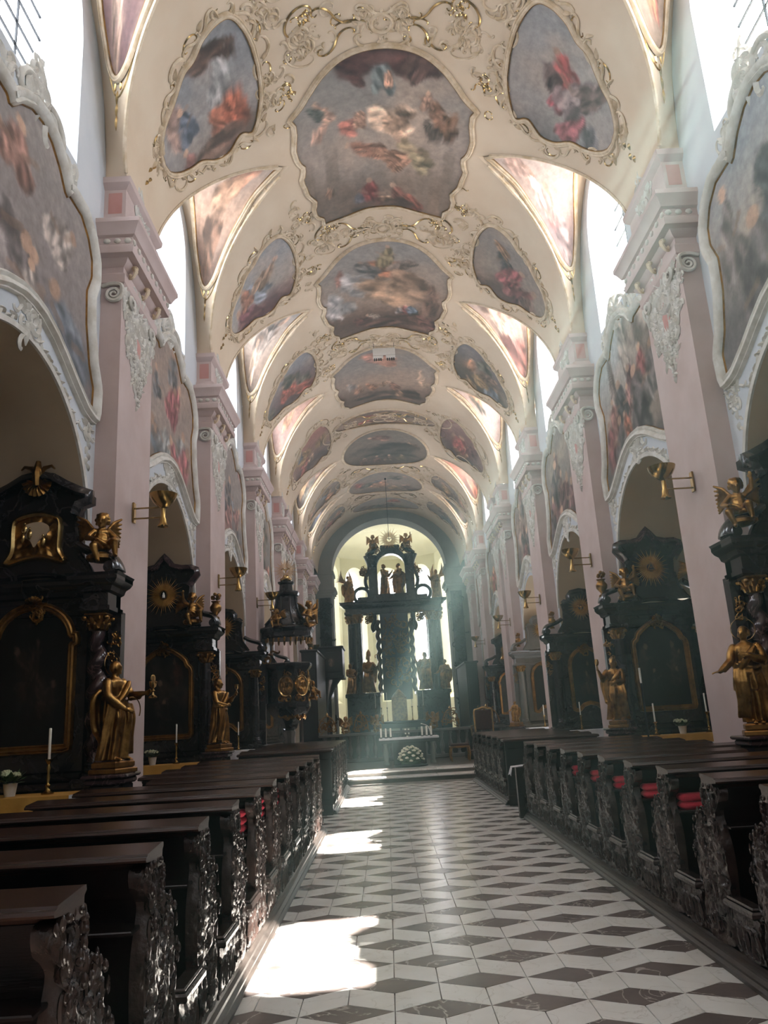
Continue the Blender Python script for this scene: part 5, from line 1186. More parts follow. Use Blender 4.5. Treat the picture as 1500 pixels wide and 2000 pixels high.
FRAMES = {'arch': lambda: np.vstack([[(-.43, 1.58), (.43, 1.58), (.43, 2.72), (.47, 2.72), (.47, 2.80), (.42, 2.80)], np.c_[.42 * np.cos(np.linspace(.12, PI - .12, 17)), 2.77 + .38 * np.sin(np.linspace(.12, PI - .12, 17))], [(-.42, 2.80), (-.47, 2.80), (-.47, 2.72), (-.43, 2.72)]]),
          'ogee': lambda: arr([(-.47, 1.58), (.47, 1.58), (.47, 2.7), (.45, 2.76), (.40, 2.80), (.36, 2.9), (.28, 2.97), (.16, 3.06), (0, 3.12), (-.16, 3.06), (-.28, 2.97), (-.36, 2.9), (-.40, 2.80), (-.45, 2.76), (-.47, 2.7)]),
          'round': lambda: np.vstack([[(-.40, 1.62), (-.30, 1.60), (-.18, 1.72), (0, 1.77), (.18, 1.72), (.30, 1.60), (.40, 1.62)], np.c_[.40 * np.cos(np.linspace(0, PI, 17)), 2.65 + .42 * np.sin(np.linspace(0, PI, 17))]])}
GABLE = {'broad': [(.66, 3.5), (.60, 3.62), (.52, 3.72), (.47, 3.9), (.46, 4.2), (.50, 4.32), (.62, 4.36), (.62, 4.46), (.50, 4.50), (.34, 4.58), (.18, 4.68), (0, 4.72)],
         'crown': [(.66, 3.5), (.58, 3.6), (.48, 3.78), (.44, 4.0), (.46, 4.25), (.56, 4.38), (.62, 4.46), (.60, 4.56), (.50, 4.60), (.32, 4.60), (.16, 4.64), (.06, 4.76), (0, 4.84)],
         'small': [(.62, 3.5), (.55, 3.6), (.45, 3.75), (.43, 4.05), (.46, 4.22), (.40, 4.28), (.30, 4.28), (.30, 4.40), (.22, 4.50), (0, 4.54)]}
def side_altar(sx, c, label, shaft='twist', frame='arch', gable='broad', top='sun', emblem='niche', bm='black', seed=0, pic=None, cloth='yellow', scale=1.0):
    X, Y = sx * 4.52, c - .87 - .012
    t = thing('side_altar', label, 'altar', (X, Y, 0), 0, 'side altars between the pilasters')
    B = M[bm]
    obj('plinth', MB().bbox(-1.0, 1.0, -.5, 0, 0, 1.22, .02).bbox(-1.04, 1.04, -.54, 0, 0, .14, .02).bbox(-1.03, 1.03, -.53, 0, 1.14, 1.22, .02), B, t, smooth=0)
    obj('altar_table', MB().bbox(-.72, .72, -1.0, -.54, 0, 1.06, .03).bbox(-.80, .80, -1.06, -.54, 1.06, 1.12, .015), M['altwood'], t, smooth=0)
    obj('back_panel', MB().box(-.98, .98, -.1, 0, 1.22, 3.05).bbox(-.6, .6, -.16, -.1, 1.30, 3.2, .02), B, t, smooth=0)
    for sg in (-1, 1):
        col = link('column', (SH_T if shaft == 'twist' else SH_P).copy(), M['brownm' if shaft == 'twist' else bm], t, (sg * .78, -.30, 1.40))
        bs = link('base', BASEM.copy(), B, col, (0, 0, -.15)); link('capital', CAPM, None, col, (0, 0, 1.42))
        obj('pedestal', MB().bbox(sg * .78 - .17, sg * .78 + .17, -.52, -.1, 0, 1.25, .02), B, t, smooth=0)
        obj('pilaster_strip', MB().bbox(sg * .93 - .07, sg * .93 + .07, -.2, -.1, 1.22, 3.02, .01), B, t, smooth=0)
        mb = MB(); sf = planar((sg * .93, -.2, 0), (1, 0, 0), (0, 0, 1)); rocaille(mb, sf, (0, 2.72), .36, seed + 3, 8, .025); rocaille(mb, sf, (0, 2.55), .28, seed + 5, 6, .025)
        tag(obj('gilt_pendant', mb, M['gold'], t, smooth=60), kind='stuff')
    pr = [(0, 3.02), (.02, 3.04), (.02, 3.09), (-.01, 3.1), (-.01, 3.24), (.03, 3.26), (.05, 3.31), (.10, 3.34), (.13, 3.38), (.13, 3.42), (.15, 3.45)]
    def block(x0, x1, y0):
        P = np.stack([arr([(x0 - d, 0, z), (x0 - d, y0 - d, z), (x1 + d, y0 - d, z), (x1 + d, 0, z)]) for d, z in pr], 1); mb = MB().grid(P); n = len(pr)
        mb.F.append(np.array([[n - 1, 2 * n - 1, 3 * n - 1, 4 * n - 1]])); mb.F.append(np.array([[3 * n, 2 * n, n, 0]])); return mb
    e = block(-.93, .93, -.16); obj('entablature', e, B, t, smooth=25)
    for sg in (-1, 1):
        obj('entablature_block', block(sg * .78 - .15, sg * .78 + .15, -.44), B, t, smooth=25)
        q = np.linspace(0, 1, 24); a = q * 3.9
        vol = np.c_[sg * (.98 - .42 * q ** 1.2 + .05 * np.sin(a)), np.full(24, -.3), 3.5 + .34 * q ** .9 + .03 * np.sin(a * 1.5)]
        obj('volute', MB().tube(vol, np.interp(q, [0, .2, 1], [.07, .06, .05]), 8, flat=2.6, up=(0, 1, 0)).merge(MB().lathe([(0, -.16), (.07, -.16), (.09, 0), (.07, .16), (0, .16)], 12).xf(Matrix.Translation((sg * .93, -.3, 3.53)) @ Matrix.Rotation(PI / 2, 4, 'X'))), B, t)
    G = arr(GABLE[gable]); poly = np.vstack([G * arr((-1, 1)), G[::-1][1:]])[::-1]
    poly = poly if area2(poly) > 0 else poly[::-1]
    obj('gable', MB().prism(poly, (0, -.10, 0), (1, 0, 0), (0, 0, 1), (0, -1, 0), .16), B, t, smooth=0)
    mb = MB(); E = np.vstack([G[G[:, 1] > 4.15] * arr((-1, 1)), G[::-1][1:][G[::-1][1:, 1] > 4.15]]); P = np.c_[E[:, 0], np.full(len(E), -.26), E[:, 1]]
    mb.sweep(P, np.tile((0, -1, 0), (len(P), 1)), [(-.05, 0), (-.05, .06), (0, .1), (.04, .12), (.06, .08), (.06, 0), (.05, -.14)], closed=False); obj('gable_cornice', mb, B if gable != 'crown' else M['brownm'], t, smooth=40)
    E = G[G[:, 1] < 4.25]
    for sg in (-1, 1): obj('gable_moulding', MB().tube(np.c_[sg * E[:, 0], np.full(len(E), -.26), E[:, 1]], .028, 6), B, t)
    th = np.linspace(PI * .12, PI * .88, 20); arcp = np.c_[.78 * np.cos(th), np.full(20, -.18), 3.02 + .52 * np.sin(th)]
    obj('arched_cornice', MB().sweep(arcp, np.tile((0, -1, 0), (20, 1)), [(-.05, 0), (-.05, .06), (0, .09), (.04, .06), (.05, 0)], closed=False), B, t)
    # picture
    F_ = resample(FRAMES[frame](), 130); sf = planar((0, -.165, 0), (1, 0, 0), (0, 0, 1))
    Fp = np.c_[np.clip(F_[:, 0], -.425, .425), F_[:, 1]] if frame == 'arch' else F_
    mb = MB(); star_patch(mb, sf, Fp, .004, lambda g: g[:, 0], lambda g: g[:, 1], pic or dict(seed=100 + seed, sky=('1D1C1A', '1F1C19', '171513'), nf=7, fs=.11, pal=('3A2C26', '2A2C30', '453428', '5A4A3E'), clouds=.15, cloudc='2E2A26', dark=.5), 22, ctr=(0, 2.3)); obj('painting', mb, M['oil'], t, smooth=0)
    uv, P, N = sf.loop(F_); 
    obj('picture_frame', MB().sweep(P, N, [(-.035, 0), (-.035, .02), (-.02, .035), (-.008, .025), (.008, .03), (.022, .055), (.04, .045), (.052, .055), (.06, .03), (.065, 0)]), M['goldf'], t, smooth=30)
    ztop = F_[:, 1].max()
    sh = shell_mesh(.10, 9, .04); sh.xf(Matrix.Translation((0, -.22, ztop + .02)) @ Matrix.Rotation(-PI / 2, 4, 'Z')); obj('shell_crest', sh, M['gold'], t, smooth=60)
    mb = MB(); rocaille(mb, planar((0, -.2, 0), (1, 0, 0), (0, 0, 1)), (0, ztop - .02), .55, seed, 8, .03); tag(obj('gilt_crest', mb, M['gold'], t, smooth=60), kind='stuff')
    if top == 'sun': sunburst(t, (0, -.31, 4.10), .34 if gable != 'small' else .30, 48, seed, emblem)
    else:
        R_ = arr([(-.34, 3.66), (-.1, 3.72), (.1, 3.72), (.34, 3.66), (.27, 3.8), (.27, 4.12), (.2, 4.2), (.06, 4.24), (-.06, 4.24), (-.2, 4.2), (-.27, 4.12), (-.27, 3.8)]); sf2 = planar((0, -.265, 0), (1, 0, 0), (0, 0, 1))
        U = resample(catmull(R_, 4), 80); uv, P, N = sf2.loop(U); mb = MB(); relief(mb, sf2, U * .999, .035, lambda u, v: np.clip(ridged(u, v, 3, 9), -.1, 1), 12, 80, .01); obj('gilt_relief', mb, M['gold'], t, smooth=60)
        obj('relief_frame', MB().sweep(P, N, [(-.03, 0), (-.03, .03), (0, .055), (.03, .03), (.035, 0)]), M['goldl'], t, smooth=50)
        pl = catmull([(-.15, 3.98), (-.06, 3.92), (-.01, 3.84), (.05, 3.93), (.13, 3.99), (.15, 4.08), (.06, 4.14), (-.08, 4.13), (-.16, 4.07)], 4); obj('pale_ground', MB().prism(pl if area2(pl) > 0 else pl[::-1], (0, -.27, 0), (1, 0, 0), (0, 0, 1), (0, -1, 0), .03), M['beige'], t, smooth=0)
        mb = MB()
        for k, (x, z) in enumerate(((-.14, 3.95), (-.06, 3.99), (.1, 3.9), (-.12, 4.05))): mb.ell((x, -.32, z), (.03, .02, .06), 8, 6).ell((x, -.325, z + .07), (.016, .014, .018), 7, 5)
        tag(obj('relief_figures', mb, M['goldl'], t, smooth=60), kind='stuff')
        sh = shell_mesh(.17, 11, .05); sh.xf(Matrix.Translation((0, -.30, 4.62)) @ Matrix.Rotation(-PI / 2, 4, 'Z') @ Matrix.Rotation(PI, 4, 'X')); obj('shell_crest', sh, M['gold'], t, smooth=60)
        mb = MB().tube([(0, -.33, 4.58), (0, -.35, 4.72), (0, -.33, 4.88)], (.05, .06, .03), 8)
        for sg in (-1, 1): mb.tube(np.c_[sg * arr((.02, .08, .16, .20)), np.full(4, -.33), arr((4.72, 4.80, 4.82, 4.78))], (.03, .03, .02, .01), 6)
        obj('palm_crest', mb, M['gold'], t)
    return t
def altar_cloth(sx, c, kind, label, group='cloths on the side altars'):
    t = thing('altar_cloth', label, 'tablecloth', (sx * 4.52, c - .87, 1.125), 0, group)
    m = M['yellow'] if kind == 'yellow' else M['linen']
    obj('top', MB().bbox(-.83, .83, -1.09, -.56, 0, .012, .004), m, t, smooth=0)
    u = np.linspace(-.83, .83, 60); w = .012 * np.sin(u * 26)
    obj('front_drop', MB().grid(np.stack([np.stack([u, np.full(60, -1.093), np.full(60, .01)], -1), np.stack([u, -1.10 + w, np.full(60, -.13)], -1)], 1)), m, t)
    z2 = -.20 + .02 * np.abs(np.sin(u * 20)); obj('lace', MB().grid(np.stack([np.stack([u, -1.10 + w, np.full(60, -.13)], -1), np.stack([u, -1.105 + w * 1.2, z2], -1)], 1)), M['linen'], t)
    for sg in (-1, 1):
        v = np.linspace(-1.09, -.56, 16); w2 = .015 * np.sin(v * 30); obj('side_drop', MB().grid(np.stack([np.stack([np.full(16, sg * .833), v, np.full(16, .01)], -1), np.stack([sg * (.845 + w2), v, np.full(16, -.24)], -1)], 1)), M['linen'], t)
def candlestick(loc, label, h=.34, ch=.30, group='candlesticks on the side altars'):
    t = thing('candlestick', label, 'candlestick', loc, 0, group)
    obj('stem', MB().lathe([(0, 0), (.06, 0), (.062, .012), (.03, .035), (.018, .06), (.026, .09), (.014, .11), (.02, h * .5), (.012, h * .6), (.022, h * .75), (.012, h * .85), (.04, h * .96), (.042, h), (0, h)], 14), M['brass'], t)
    obj('candle', MB().lathe([(0, h), (.014, h), (.014, h + ch), (.010, h + ch + .006), (0, h + ch + .004)], 12), M['candle'], t)
    obj('wick', MB().tube([(0, 0, h + ch), (.002, 0, h + ch + .012)], .002, 4), M['iron'], t)
def potted(loc, label, seed=0, group='potted white flowers on the side altars'):
    rg = random.Random(seed); t = thing('potted_flower', label, 'flower pot', loc, 0, group)
    obj('pot', MB().lathe([(0, 0), (.05, 0), (.068, .12), (.072, .125), (.066, .125), (.05, .1), (0, .1)], 18), M['pot'], t)
    lf = MB()
    for k in range(34):
        a = rg.uniform(0, 2 * PI); b = rg.uniform(.1, 1.0); L_ = rg.uniform(.07, .13); p = arr((.02 * math.cos(a), .02 * math.sin(a), .12)); d = arr((math.cos(a) * math.cos(b), math.sin(a) * math.cos(b), math.sin(b))); e = _n(np.cross(d, (0, 0, 1)))
        q = p + d * L_ * .4; lf.add([q, q + d * L_ * .5 + e * .03, q + d * L_, q + d * L_ * .5 - e * .03, q + d * L_ * .5 + arr((0, 0, .008))], [np.array([[0, 1, 4], [1, 2, 4], [2, 3, 4], [3, 0, 4]])])
    tag(obj('foliage', lf, M['leafm'], t), kind='stuff')
    for k in range(5):
        a = 2 * PI * k / 5 + rg.random(); r = .075 if k else 0; mb = MB(); c = arr((r * math.cos(a) * 1.25, r * math.sin(a), .20 + rg.uniform(-.015, .02)))
        for j in range(22):
            v = _n(arr((rg.gauss(0, 1), rg.gauss(0, 1), abs(rg.gauss(0, 1))))); mb.ell(c + v * .034, (.013, .013, .011), 5, 4)
        obj('flower_head', mb, M['petal'], t)
LAB = {(-1, 10.0): 'black side altar with a gilded relief in its gable and twisted columns', (1, 10.0): 'black side altar with twisted columns opposite the gilded relief altar'}
side_altar(-1, 10.0, LAB[(-1, 10.0)], 'twist', 'arch', 'broad', 'relief', seed=1)
side_altar(1, 10.0, LAB[(1, 10.0)], 'twist', 'arch', 'broad', 'relief', seed=2)
side_altar(-1, 15.4, 'black side altar with a sunburst round a small white figure', 'plain', 'ogee', 'crown', 'sun', 'niche', seed=3, pic=dict(seed=103, sky=('24211C', '23201B', '1A1815'), figs=[(.45, .4, .12, '4A443C', .1, 1.7), (.72, .72, .09, '6A4032', .4, 1.4), (.5, .2, .1, '35302A', 0, 1.6)], dark=.55))
side_altar(1, 15.4, 'black side altar with a sunburst round a gilded triangle', 'plain', 'ogee', 'crown', 'sun', 'triangle', seed=4)
side_altar(-1, 20.8, 'black side altar with thin sunburst behind the pulpit steps side', 'plain', 'round', 'small', 'sun', 'dove', seed=5)
side_altar(1, 20.8, 'black side altar with a sunburst round a gilded dove', 'plain', 'round', 'small', 'sun', 'dove', seed=6)
side_altar(-1, 26.0, 'dim side altar half hidden behind the pulpit', 'plain', 'round', 'small', 'sun', 'dove', seed=7)
side_altar(1, 26.0, 'small grey side altar with bright gilded sunburst', 'plain', 'round', 'small', 'sun', 'dove', 'step', seed=8)
side_altar(1, 33.0, 'dark green side altar nearest the chancel on the shaded side', 'plain', 'arch', 'broad', 'relief', seed=9)
altar_cloth(-1, 10.0, 'yellow', 'yellow altar cloth with lace on the gilded relief altar'); altar_cloth(1, 10.0, 'yellow', 'yellow altar cloth on the right altar with twisted columns')
altar_cloth(-1, 15.4, 'yellow', 'yellow altar cloth with lace on the white-figure sunburst altar'); altar_cloth(1, 15.4, 'yellow', 'yellow altar cloth with lace on the triangle sunburst altar')
altar_cloth(-1, 20.8, 'white', 'white altar cloth on the altar beside the pulpit'); altar_cloth(1, 20.8, 'white', 'white altar cloth on the dove sunburst altar'); altar_cloth(1, 26.0, 'white', 'white altar cloth on the small grey altar')
def on(sx, c, dx, dy=-.85): return (sx * 4.52 + dx, c - .87 + dy, 1.139)
candlestick(on(-1, 10, .52), 'brass candlestick with white candle on the gilded relief altar'); candlestick(on(-1, 15.4, .40), 'brass candlestick with white candle on the white-figure sunburst altar')
candlestick(on(-1, 20.8, .45), 'brass candlestick with white candle on the altar beside the pulpit'); candlestick(on(1, 15.4, .4), 'brass candlestick on the triangle sunburst altar, beside the flower pot')
candlestick(on(1, 15.4, -.5), 'slim brass candlestick on the triangle sunburst altar near the tall pole', .22, .3); candlestick(on(1, 20.8, -.45), 'brass candlestick with white candle on the dove sunburst altar'); candlestick(on(1, 26, -.3), 'brass candlestick with white candle on the small grey altar')
potted(on(-1, 10, .14), 'white flowers in a white pot on the gilded relief altar', 1); potted(on(-1, 15.4, .0), 'white flowers in a white pot on the white-figure sunburst altar', 2)
potted(on(1, 15.4, -.05), 'white flowers in a white pot on the triangle sunburst altar', 3); potted(on(1, 20.8, .2), 'white flowers in a white pot on the dove sunburst altar', 4)
t = thing('candle_pole', 'tall black pole with a white candle before the triangle altar', 'candle stand', (3.72, 13.2, 0))
obj('foot', MB().lathe([(0, 0), (.16, 0), (.16, .02), (.03, .05)], 14), M['iron'], t); obj('pole', MB().tube([(0, 0, .04), (0, 0, 2.0)], .016, 8), M['iron'], t); obj('candle', MB().lathe([(0, 2.0), (.018, 2.0), (.018, 2.25), (0, 2.25)], 10), M['candle'], t)
# statues on pedestals beside the altars
def pedestal(sx, c, X, label, h=1.30):
    t = thing('statue_pedestal', label, 'pedestal', (X, c - 1.66, 0), 0, 'dark pedestals beside the altars')
    obj('shaft', MB().bbox(-.17, .17, -.17, .17, .12, h - .1, .015), M['black'], t, smooth=0); obj('foot', MB().bbox(-.22, .22, -.22, .22, 0, .12, .02), M['black'], t, smooth=0); obj('cap', MB().bbox(-.2, .2, -.2, .2, h - .1, h - .04, .015).bbox(-.23, .23, -.23, .23, h - .04, h, .012), M['brownm'], t, smooth=0)
SG = 'gilded statues beside the side altars'
for sx, c, X, kind, rz, lab, ex, sc in ((-1, 10.0, -3.38, 'chalice', 1.2, 'gilded veiled statue holding out a chalice, beside the gilded relief altar', 'chalice', 1.02), (-1, 15.4, -3.42, 'cup', 1.1, 'gilded statue raising a cup beside the white-figure sunburst altar', 'cup', 1.08),
                                         (1, 10.0, 3.32, 'open', -.35, 'gilded statue with one arm held out, beside the right twisted-column altar', 'open', 1.0), (1, 15.4, 3.43, 'raise', -.4, 'gilded bearded statue raising a lamp beside the triangle sunburst altar', 'lamp', 1.05)):
    pedestal(sx, c, X, 'dark stone pedestal of the ' + lab.split(',')[0].split(' beside')[0]); statue(kind, (X, c - 1.66, 1.30), rz, lab, 'statue', SG, sc, extra=ex)
statue('open', (3.38, 24.3, 1.2), -.6, 'small gilded seated-looking statue beside the grey altar', 'statue', SG, .62)
pedestal(1, 25.96, 3.38, 'dark stone pedestal of the small gilded statue beside the grey altar', 1.2)
# cherubs on the altars
for sx, c, dx, i, rz, lab in ((-1, 10.0, .78, 0, .5, 'gilded cherub seated on the gilded relief altar'), (1, 10.0, -.78, 1, -.5, 'gilded cherub seated on the right twisted-column altar'),
                              (-1, 15.4, .55, 2, .4, 'gilded cherub on the nave end of the white-figure sunburst altar'), (1, 15.4, -.55, 1, -.3, 'gilded cherub on the nave end of the triangle sunburst altar'), (1, 15.4, .82, 2, .3, 'gilded cherub on the wall end of the triangle sunburst altar')):
    cherub(i, (sx * 4.52 + dx, c - .87 - (.33 if c == 10.0 else .44), 3.50 if c > 12 and abs(dx) < .7 else 3.60), rz, lab, sc=1.12)
def urn(loc, label, sc=1.0):
    t = thing('gilded_urn', label, 'urn', loc, 0, 'gilded urns on the altars', sc)
    obj('bowl', MB().lathe([(0, 0), (.07, 0), (.07, .03), (.03, .06), (.04, .09), (.10, .16), (.11, .22), (.08, .27), (.06, .30), (.09, .33), (0, .33)], 14), M['gold'], t); mb = MB(); rg = random.Random(4)
    for k in range(14): mb.ell((rg.uniform(-.07, .07), rg.uniform(-.07, .07), .36 + rg.uniform(0, .1)), .035, 6, 5)
    tag(obj('fruit', mb, M['gold'], t), kind='stuff')
urn((3.56, 14.2, 3.60), 'gilded vase of fruit on the triangle sunburst altar, beside its cherub'); urn((-3.56, 14.2, 3.60), 'gilded vase of fruit on the white-figure sunburst altar, beside its cherub'); urn((3.75, 19.6, 3.6), 'gilded vase on the dove sunburst altar', .9); urn((3.75, 24.8, 3.6), 'gilded vase on the small grey altar', .9)
# ---------------------------------------------------------------- brass wall lamps
def sconce(sx, c, label, z=4.50):
    t = thing('wall_lamp', label, 'wall lamp', (sx * (XP - .005), c, z), 0 if sx < 0 else PI, 'brass wall lamps on the pilasters')
    obj('wall_plate', MB().bbox(0, .025, -.04, .04, -.12, .16, .006), M['brass'], t, smooth=0)
    for zz in (-.06, .08): obj('arm', MB().tube([(.02, 0, zz), (.40, 0, zz)], .012, 6), M['brass'], t)
    obj('bowl', MB().lathe([(.02, .06), (.06, .08), (.13, .14), (.17, .21), (.185, .26), (.175, .26), (.12, .16), (.02, .09)], 24, (.40, 0, 0)), M['brass'], t)
    obj('spot', MB().lathe([(.03, .06), (.03, -.06), (.045, -.09), (.05, -.14), (.075, -.18), (.07, -.19), (0, -.16)], 18, (.40, 0, 0)), M['brass'], t)
for c, l, r in ((10.0, 'next to the chalice statue', 'next to the statue with one arm held out'), (15.4, 'above the statue raising a cup', 'above the bearded statue with a lamp'), (20.8, 'beside the pulpit canopy', 'above the dove sunburst altar'), (26.85, 'behind the pulpit', 'above the small grey altar'), (33.0, 'near the gallery box', 'near the dark green altar')):
    if c != 26.85: sconce(-1, c - (.62 if c == 20.8 else (.35 if c > 20 else 0)), 'brass bowl wall lamp ' + l, 4.75 if c == 20.8 else 4.50)
    sconce(1, c if c != 26.85 else 26.0, 'brass bowl wall lamp ' + r)
# ---------------------------------------------------------------- pulpit
t = thing('pulpit', 'black and gold pulpit with tall canopy on the third pilaster', 'pulpit', (-3.09, 21.02, 0))
OCT = dict(n=8, a0=PI / 8, a1=2 * PI + PI / 8)
obj('stem', MB().lathe([(.26, 0), (.26, .3), (.2, .36), (.14, .5), (.13, 1.3), (.17, 1.45), (.13, 1.5)], **OCT), M['step'], t, smooth=30)
obj('bowl', MB().lathe([(.12, 1.5), (.2, 1.55), (.24, 1.66), (.36, 1.8), (.5, 1.92), (.56, 2.02), (.58, 2.05)], **OCT), M['black'], t, smooth=30)
tub = obj('tub', MB().lathe([(.58, 2.05), (.60, 2.08), (.60, 2.2), (.56, 2.24), (.56, 3.0), (.58, 3.04), (.64, 3.1), (.66, 3.14), (.66, 3.2), (.6, 3.22), (.5, 3.22), (.5, 2.3), (0, 2.3)], **OCT), M['black'], t, smooth=30)
for a in (-PI / 2, -PI / 4, 0.0):
    d = arr((math.cos(a), math.sin(a), 0)); e = arr((-math.sin(a), math.cos(a), 0)); sf = planar(d * .525, e, (0, 0, 1))
    th = np.linspace(0, 2 * PI, 40, endpoint=False); U = np.c_[.17 * np.cos(th), 2.62 + .24 * np.sin(th)]
    mb = MB(); relief(mb, sf, U, .05, lambda u, v: np.clip(ridged(u, v, 4, 10), -.1, 1), 10, 40, .0); m1 = obj('medallion', mb, M['gold'], t, smooth=60)
    uv, P, N = sf.loop(U); obj('medallion_frame', MB().sweep(P, N, [(-.01, 0), (0, .04), (.03, .05), (.04, 0)]), M['goldl'], m1, smooth=60)
    mb = MB(); rocaille(mb, sf, (0, 2.34), .7, 3, 9, .03); rocaille(mb, sf, (0, 2.92), .5, 5, 6, .03); tag(obj('gilt_spray', mb, M['gold'], t, smooth=60), kind='stuff')
    mb = MB(); sf2 = planar(d * .40, e, (0, 0, 1)); rocaille(mb, sf2, (0, 1.9), .7, 8, 9, .035); tag(obj('gilt_spray', mb, M['gold'], t, smooth=60), kind='stuff')
obj('back_board', MB().bbox(-.66, -.52, -.3, .3, 2.2, 3.9, .02), M['altwood'], t, smooth=0)
fr = MB(); rocaille(fr, planar((-.3, -.31, 0), (1, 0, 0), (0, 0, 1)), (-.25, 3.5), 1.0, 6, 14, .025); tag(obj('gilt_spray', fr, M['goldf'], t, smooth=60), kind='stuff')
obj('sounding_board', MB().lathe([(.1, 3.86), (.66, 3.86), (.70, 3.9), (.70, 4.02), (.74, 4.06), (.76, 4.12), (.72, 4.16), (.62, 4.2), (.60, 4.24)], **OCT), M['black'], t, smooth=30)
obj('hood', MB().lathe([(.60, 4.22), (.54, 4.3), (.42, 4.44), (.33, 4.62), (.28, 4.85), (.27, 5.0), (.34, 5.04), (.37, 5.1), (.36, 5.14), (.2, 5.16), (.18, 5.34), (.23, 5.38), (.23, 5.42), (0, 5.43)], **OCT), M['black'], t, smooth=30)
for k in range(8):
    a = PI / 8 + k * PI / 4; obj('hood_rib', MB().tube([(r * math.cos(a), r * math.sin(a), z) for r, z in ((.60, 4.24), (.54, 4.31), (.43, 4.44), (.345, 4.62), (.29, 4.85), (.285, 5.0))], (.04, .034, .03, .028, .026, .03), 6), M['altwood'], t)
ft = MB().lathe([(.0, -.13), (.02, -.11), (.035, -.04), (.03, -.02), (.012, 0)], 7).mesh('tassel', 60); ft.materials.append(M['gold'])
for k in range(24):
    a = 2 * PI * k / 24; rr = .655 / math.cos(((a - 0) % (PI / 4)) - PI / 8) * math.cos(PI / 8); link('tassel', ft, None, t, (rr * math.cos(a), rr * math.sin(a), 3.88), a)
sunburst(t, (0, -.02, 5.74), .34, 34, 4, 'dove', 'goldl'); obj('globe', MB().ell((0, -.05, 5.52), (.1, .1, .1), 14, 10).ell((.1, -.05, 5.48), (.06, .06, .05), 8, 6).ell((-.1, -.05, 5.48), (.06, .06, .05), 8, 6), M['goldl'], t)
cherub(1, (-2.46, 20.80, 4.14), .3, 'gilded cherub seated on the pulpit canopy towards the nave', sc=1.3); cherub(0, (-3.30, 20.45, 4.14), -.2, 'gilded cherub on the pulpit canopy towards the wall', sc=.9)
cherub(2, (-2.45, 20.97, 2.25), .9, 'gilded cherub hanging on the pulpit tub', sc=.9)
# ---------------------------------------------------------------- gallery box and stalls beside the chancel
def panel_box(name, label, cat, x0, x1, y0, y1, z0, z1, m, panels, corb=True):
    c = ((x0 + x1) / 2, (y0 + y1) / 2, z0); t = thing(name, label, cat, c); hx_, hy_, h = (x1 - x0) / 2, (y1 - y0) / 2, z1 - z0
    obj('body', MB().bbox(-hx_, hx_, -hy_, hy_, 0, h, .02), m, t, smooth=0); obj('cornice', MB().bbox(-hx_ - .06, hx_ + .06, -hy_ - .06, hy_ + .06, h - .1, h, .03), m, t, smooth=0); obj('plinth', MB().bbox(-hx_ - .04, hx_ + .04, -hy_ - .04, hy_ + .04, 0, .12, .02), m, t, smooth=0)
    for k in range(panels):
        a = -hx_ + (k + .5) * 2 * hx_ / panels; w = hx_ / panels * .72; zz0, zz1 = h * .18, h * .82
        p = obj('panel', MB().bbox(a - w, a + w, -hy_ - .035, -hy_, zz0, zz1, .02), m, t, smooth=0)
    return t, hx_, hy_, h
g, hx_, hy_, h_ = panel_box('gallery_box', 'dark carved gallery box with pale portrait ovals left of the chancel arch', 'gallery', -4.0, -2.35, 34.6, 36.4, 3.45, 4.85, M['altwood'], 2)
for k in (-1, 1):
    th = np.linspace(0, 2 * PI, 20, endpoint=False); mb = MB(); U = np.c_[.14 * np.cos(th) + k * .34, .7 + .2 * np.sin(th)]; sf = planar((0, -hy_ - .04, 0), (1, 0, 0), (0, 0, 1))
    star_patch(mb, sf, U, .0, lambda q: q[:, 0], lambda q: q[:, 1], dict(seed=140 + k, sky=('3A3834', '34322E', '2A2824'), figs=[(.5, .35, .3, '6A6256', 0, 1.2)]), 8); obj('portrait', mb, M['oil'], g, smooth=0)
obj('corbel', MB().lathe([(.1, -1.1), (.16, -.9), (.3, -.6), (.5, -.25), (.66, -.05), (.68, 0)], 12, (0, 0, 0), 1, 1.2), M['altwood'], g, smooth=40)
obj('support_post', MB().lathe([(.16, -3.2), (.16, -3.0), (.1, -2.9), (.09, -1.2), (.13, -1.1)], 12), M['altwood'], g)
panel_box('choir_stall', 'tall black choir stall along the wall behind the pulpit', 'choir stall', -3.61, -3.05, 29.4, 33.6, .26, 4.3, M['altwood'], 1)
panel_box('choir_stall', 'tall black choir stall between the gallery box and the chancel arch', 'choir stall', -3.61, -3.1, 37.5, 39.8, .26, 3.9, M['altwood'], 1)
panel_box('choir_stall', 'tall black choir stall on the shaded side next to the chancel arch', 'choir stall', 3.1, 3.61, 35.2, 39.6, .26, 3.9, M['altwood'], 1)
tag(obj('finial', MB().lathe([(0, 0), (.1, 0), (.05, .1), (.12, .22), (.04, .36), (.07, .44), (0, .56)], 10), M['gold'], None, (-3.3, 29.7, 4.31)), 'gilded red finial on top of the black choir stall', 'finial')
for sx, nm in ((-1, 'gallery side'), (1, 'shaded side')):
    t = thing('carved_garland', 'tall dark carved garland hung on the chancel pier, %s' % nm, 'carving', (sx * 3.42, YCH - .15, .27)); mb = MB(); sf = planar((0, -.02, 0), (1, 0, 0), (0, 0, 1)); rg = random.Random(3)
    for k in range(46):
        z = 1.2 + 6.3 * k / 46; rocaille(mb, sf, (.12 * math.sin(k * .9), z), .95 + .35 * math.sin(k * .5), k, 4, .035)
    tag(obj('leafwork', mb, M['carve'], t, smooth=60), kind='stuff'); obj('board', MB().bbox(-.3, .3, 0, .1, 0, 7.6, .02), M['altwood'], t, smooth=0)
